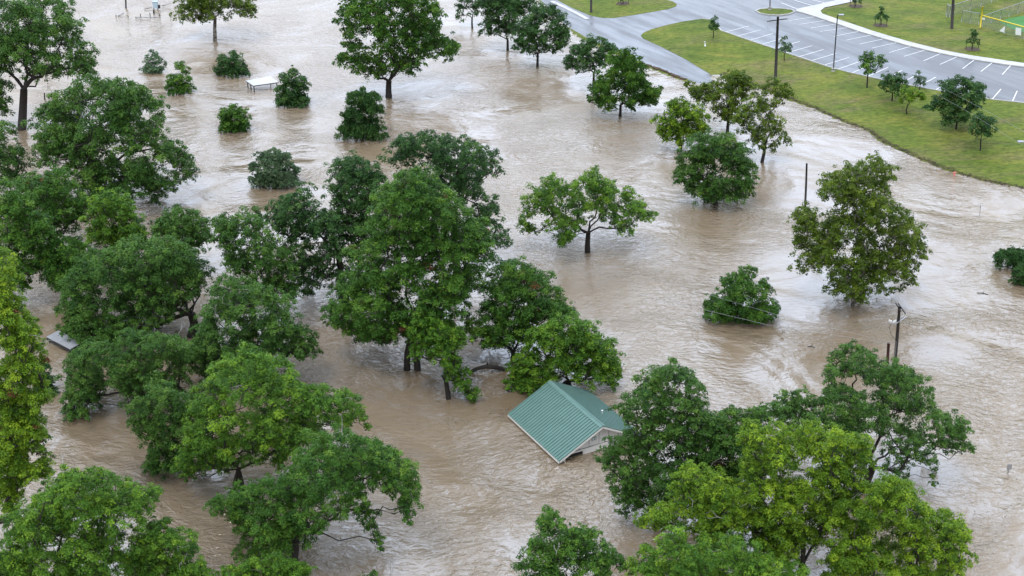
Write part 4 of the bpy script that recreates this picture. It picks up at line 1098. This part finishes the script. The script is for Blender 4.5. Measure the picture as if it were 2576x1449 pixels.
t("pecan_tree", "large dark green tree right of the bright one, its branches drooping to the right", "tree", (735,1440),
  [(785,1130,44),(845,1125,46),(910,1130,40),(965,1145,36),(1005,1165,30),(1035,1190,20),(1040,1225,20),(1030,1270,22),(1030,1310,16),(1000,1230,32),(950,1195,44),(880,1195,50),(810,1205,54),(740,1215,48),(685,1265,46),(625,1275,38),(580,1285,30),(760,1285,52),(690,1325,44),(630,1325,34),(905,1265,28),(930,1310,24),(945,1355,18),(955,1385,9),(850,1270,32),(740,1355,38),(690,1385,40),(625,1395,30),(800,1330,20),(560,1262,22),(605,1242,28),(645,1240,30),(690,1225,30),(530,1275,16)],
  "mid", NEAR, trunk=20, fork=(745,1330), dens=1.0)
t("pecan_tree", "bright green tree filling the lower left corner", "tree", (180,1600),
  [(165,1190,18),(190,1205,26),(230,1205,28),(268,1200,18),(125,1235,32),(180,1250,40),(245,1245,42),(310,1232,30),(365,1245,28),(398,1235,12),(85,1285,40),(150,1305,46),(225,1300,46),(300,1290,44),(360,1285,30),(40,1335,40),(100,1360,50),(180,1380,52),(260,1370,46),(20,1400,42),(90,1430,48),(190,1445,50),(290,1420,40),(-10,1445,40),(20,1480,50),(120,1490,50),(230,1490,50)],
  "bright", NEAR, trunk=20, dens=1.05)
t("pecan_tree", "rounded bright green tree at the bottom edge beside the lower left corner tree", "tree", (420,1590),
  [(375,1330,32),(415,1345,34),(455,1365,34),(345,1375,36),(400,1400,46),(460,1415,40),(488,1440,22),(335,1430,38),(525,1450,18),(400,1460,50),(470,1470,40)],
  "bright", NEAR, trunk=16, dens=1.05)
t("pecan_tree", "tree tops along the bottom edge under the large dark green tree", "tree", (670,1570),
  [(595,1430,26),(640,1428,24),(690,1420,30),(735,1430,30),(775,1445,18),(560,1450,20),(650,1470,50),(720,1480,40)], "bright", NEAR, trunk=14)
t("pecan_tree", "tip of a tree just showing at the bottom edge left of centre", "tree", (945,1560), [(940,1449,10),(930,1470,20),(955,1480,24)], "bright", NEAR, trunk=8)

# ---- near right
t("oak_tree", "dark green tree against the right end of the teal roof", "tree", (1650,1325),
  [(1690,925,22),(1655,945,28),(1710,955,34),(1628,975,28),(1745,985,28),(1765,1015,16),(1600,1005,30),(1560,1035,20),(1660,1010,36),(1710,1030,36),(1640,1060,32),(1600,1085,28),(1680,1085,44),(1530,1120,20),(1580,1125,36),(1640,1140,46),(1510,1155,15),(1545,1180,30),(1595,1200,42),(1660,1205,46),(1560,1240,26),(1610,1255,34),(1570,1285,16),(1720,1140,42),(1705,1200,44),(1735,1085,34),(1690,1255,34),(1765,1055,26)],
  "oak", NEAR, trunk=16, dens=.95)
t("oak_tree", "dark rounded tree between the teal-roofed building and the lime green crowns", "tree", (1810,1330),
  [(1790,1060,26),(1830,1050,30),(1870,1045,24),(1900,1040,14),(1765,1095,32),(1815,1105,40),(1870,1095,36),(1780,1150,38),(1840,1155,42),(1750,1180,28),(1800,1205,44),(1860,1210,40),(1760,1240,34),(1905,1170,34),(1820,1250,36),(1910,1060,26),(1940,1030,24),(1760,1290,30)], "oak", NEAR, trunk=12, red=True)
t("oak_tree", "open-crowned green tree with bare curving boughs below the power pole", "tree", (2165,1240),
  [(2120,885,18),(2150,885,20),(2180,895,20),(2092,915,20),(2200,905,10),(2082,945,12),(2076,990,10),(2235,925,28),(2270,945,26),(2195,955,34),(2240,985,40),(2290,965,32),(2325,965,20),(1985,1010,26),(2025,1000,24),(1955,1035,24),(2000,1045,32),(2055,1035,34),(2110,1020,36),(2165,1020,38),(2225,1040,38),(2285,1025,36),(2330,1020,28),(2355,1065,36),(2400,1065,28),(2430,1075,16),(2290,1090,40),(2235,1090,30),(2425,1110,20),(2390,1120,26),(2440,1132,10),(2335,1135,26),(2285,1145,24),(2240,1175,18),(2275,1200,12),(2350,1185,9),(2347,1215,8),(2060,1070,30),(2105,1075,34),(2155,1085,34),(1980,1080,28),(2112,928,20),(2152,935,24),(2090,965,16),(2125,985,20)],
  "oak", NEAR, trunk=20, fork=(2195,1175), dens=.8)
t("pecan_tree", "lime green tree, left one of the three at the lower right", "tree", (1790,1500),
  [(1745,1185,26),(1712,1205,18),(1785,1205,32),(1720,1245,32),(1665,1290,28),(1612,1305,18),(1775,1275,40),(1835,1250,44),(1700,1310,38),(1845,1330,50),(1640,1320,20),(1770,1340,38),(1890,1290,34),(1810,1300,40)],
  "lime", NEAR, trunk=16, fork=(1800,1370), dens=1.0)
t("pecan_tree", "lime green tree, middle and tallest of the three at the lower right", "tree", (2010,1500),
  [(1892,1080,26),(1935,1095,30),(1875,1120,26),(2020,1080,24),(2058,1100,34),(2105,1115,38),(2150,1135,32),(2180,1110,20),(1995,1140,40),(1940,1170,44),(2075,1170,50),(2145,1180,38),(1890,1215,32),(1930,1255,50),(2010,1230,54),(2090,1245,50),(2155,1225,32),(1955,1330,52),(2050,1315,54),(2115,1290,44),(1975,1285,44),(2000,1375,44),(1900,1330,36),(1930,1400,40)],
  "lime", NEAR, trunk=20, dens=1.0)
t("pecan_tree", "lime green tree, right one of the three at the lower right, cut at its base", "tree", (2230,1560),
  [(2225,1215,30),(2262,1230,30),(2195,1240,32),(2215,1275,48),(2285,1270,40),(2325,1300,32),(2160,1305,46),(2370,1310,28),(2405,1330,30),(2435,1345,15),(2275,1345,54),(2365,1375,46),(2195,1375,54),(2125,1390,44),(2420,1400,30),(2300,1420,50),(2400,1440,36),(2200,1450,50),(2100,1450,44),(2310,1490,50)],
  "lime", NEAR, trunk=18, dens=1.0)
t("pecan_tree", "mid green tree by itself at the bottom edge, right of centre", "tree", (1430,1600),
  [(1375,1285,12),(1385,1305,20),(1408,1320,24),(1360,1345,24),(1430,1340,26),(1475,1345,24),(1503,1340,12),(1385,1375,38),(1450,1380,40),(1510,1395,32),(1335,1400,26),(1548,1425,24),(1335,1440,34),(1410,1435,42),(1490,1440,42),(1400,1480,46),(1490,1490,46)],
  "mid", NEAR, trunk=14, dens=.95)
t("pecan_tree", "bright green crowns along the bottom edge under the left lime green tree", "tree", (1770,1610),
  [(1640,1405,34),(1705,1385,28),(1725,1410,40),(1790,1425,44),(1865,1425,42),(1600,1430,26),(1930,1440,36),(1660,1460,46),(1760,1480,50),(1880,1480,50),(2000,1450,40),(1690,1350,28),(1800,1385,40),(1885,1390,40)],
  "bright", NEAR, trunk=16, dens=1.0)

for nm, b in (("above the bend", (2216, 64)), ("yellow-topped fence", (2446, 124)), ("cut by the top edge beside", (2152, 16)), ("by the driveway", (1567, 9))):
    for o_ in C.objects:
        if o_.get("label") and nm in o_["label"] and o_.name.startswith("sapling"): stakes_for(o_, b)
bpy.context.view_layer.update()
print("LEAVES", COUNT[0])
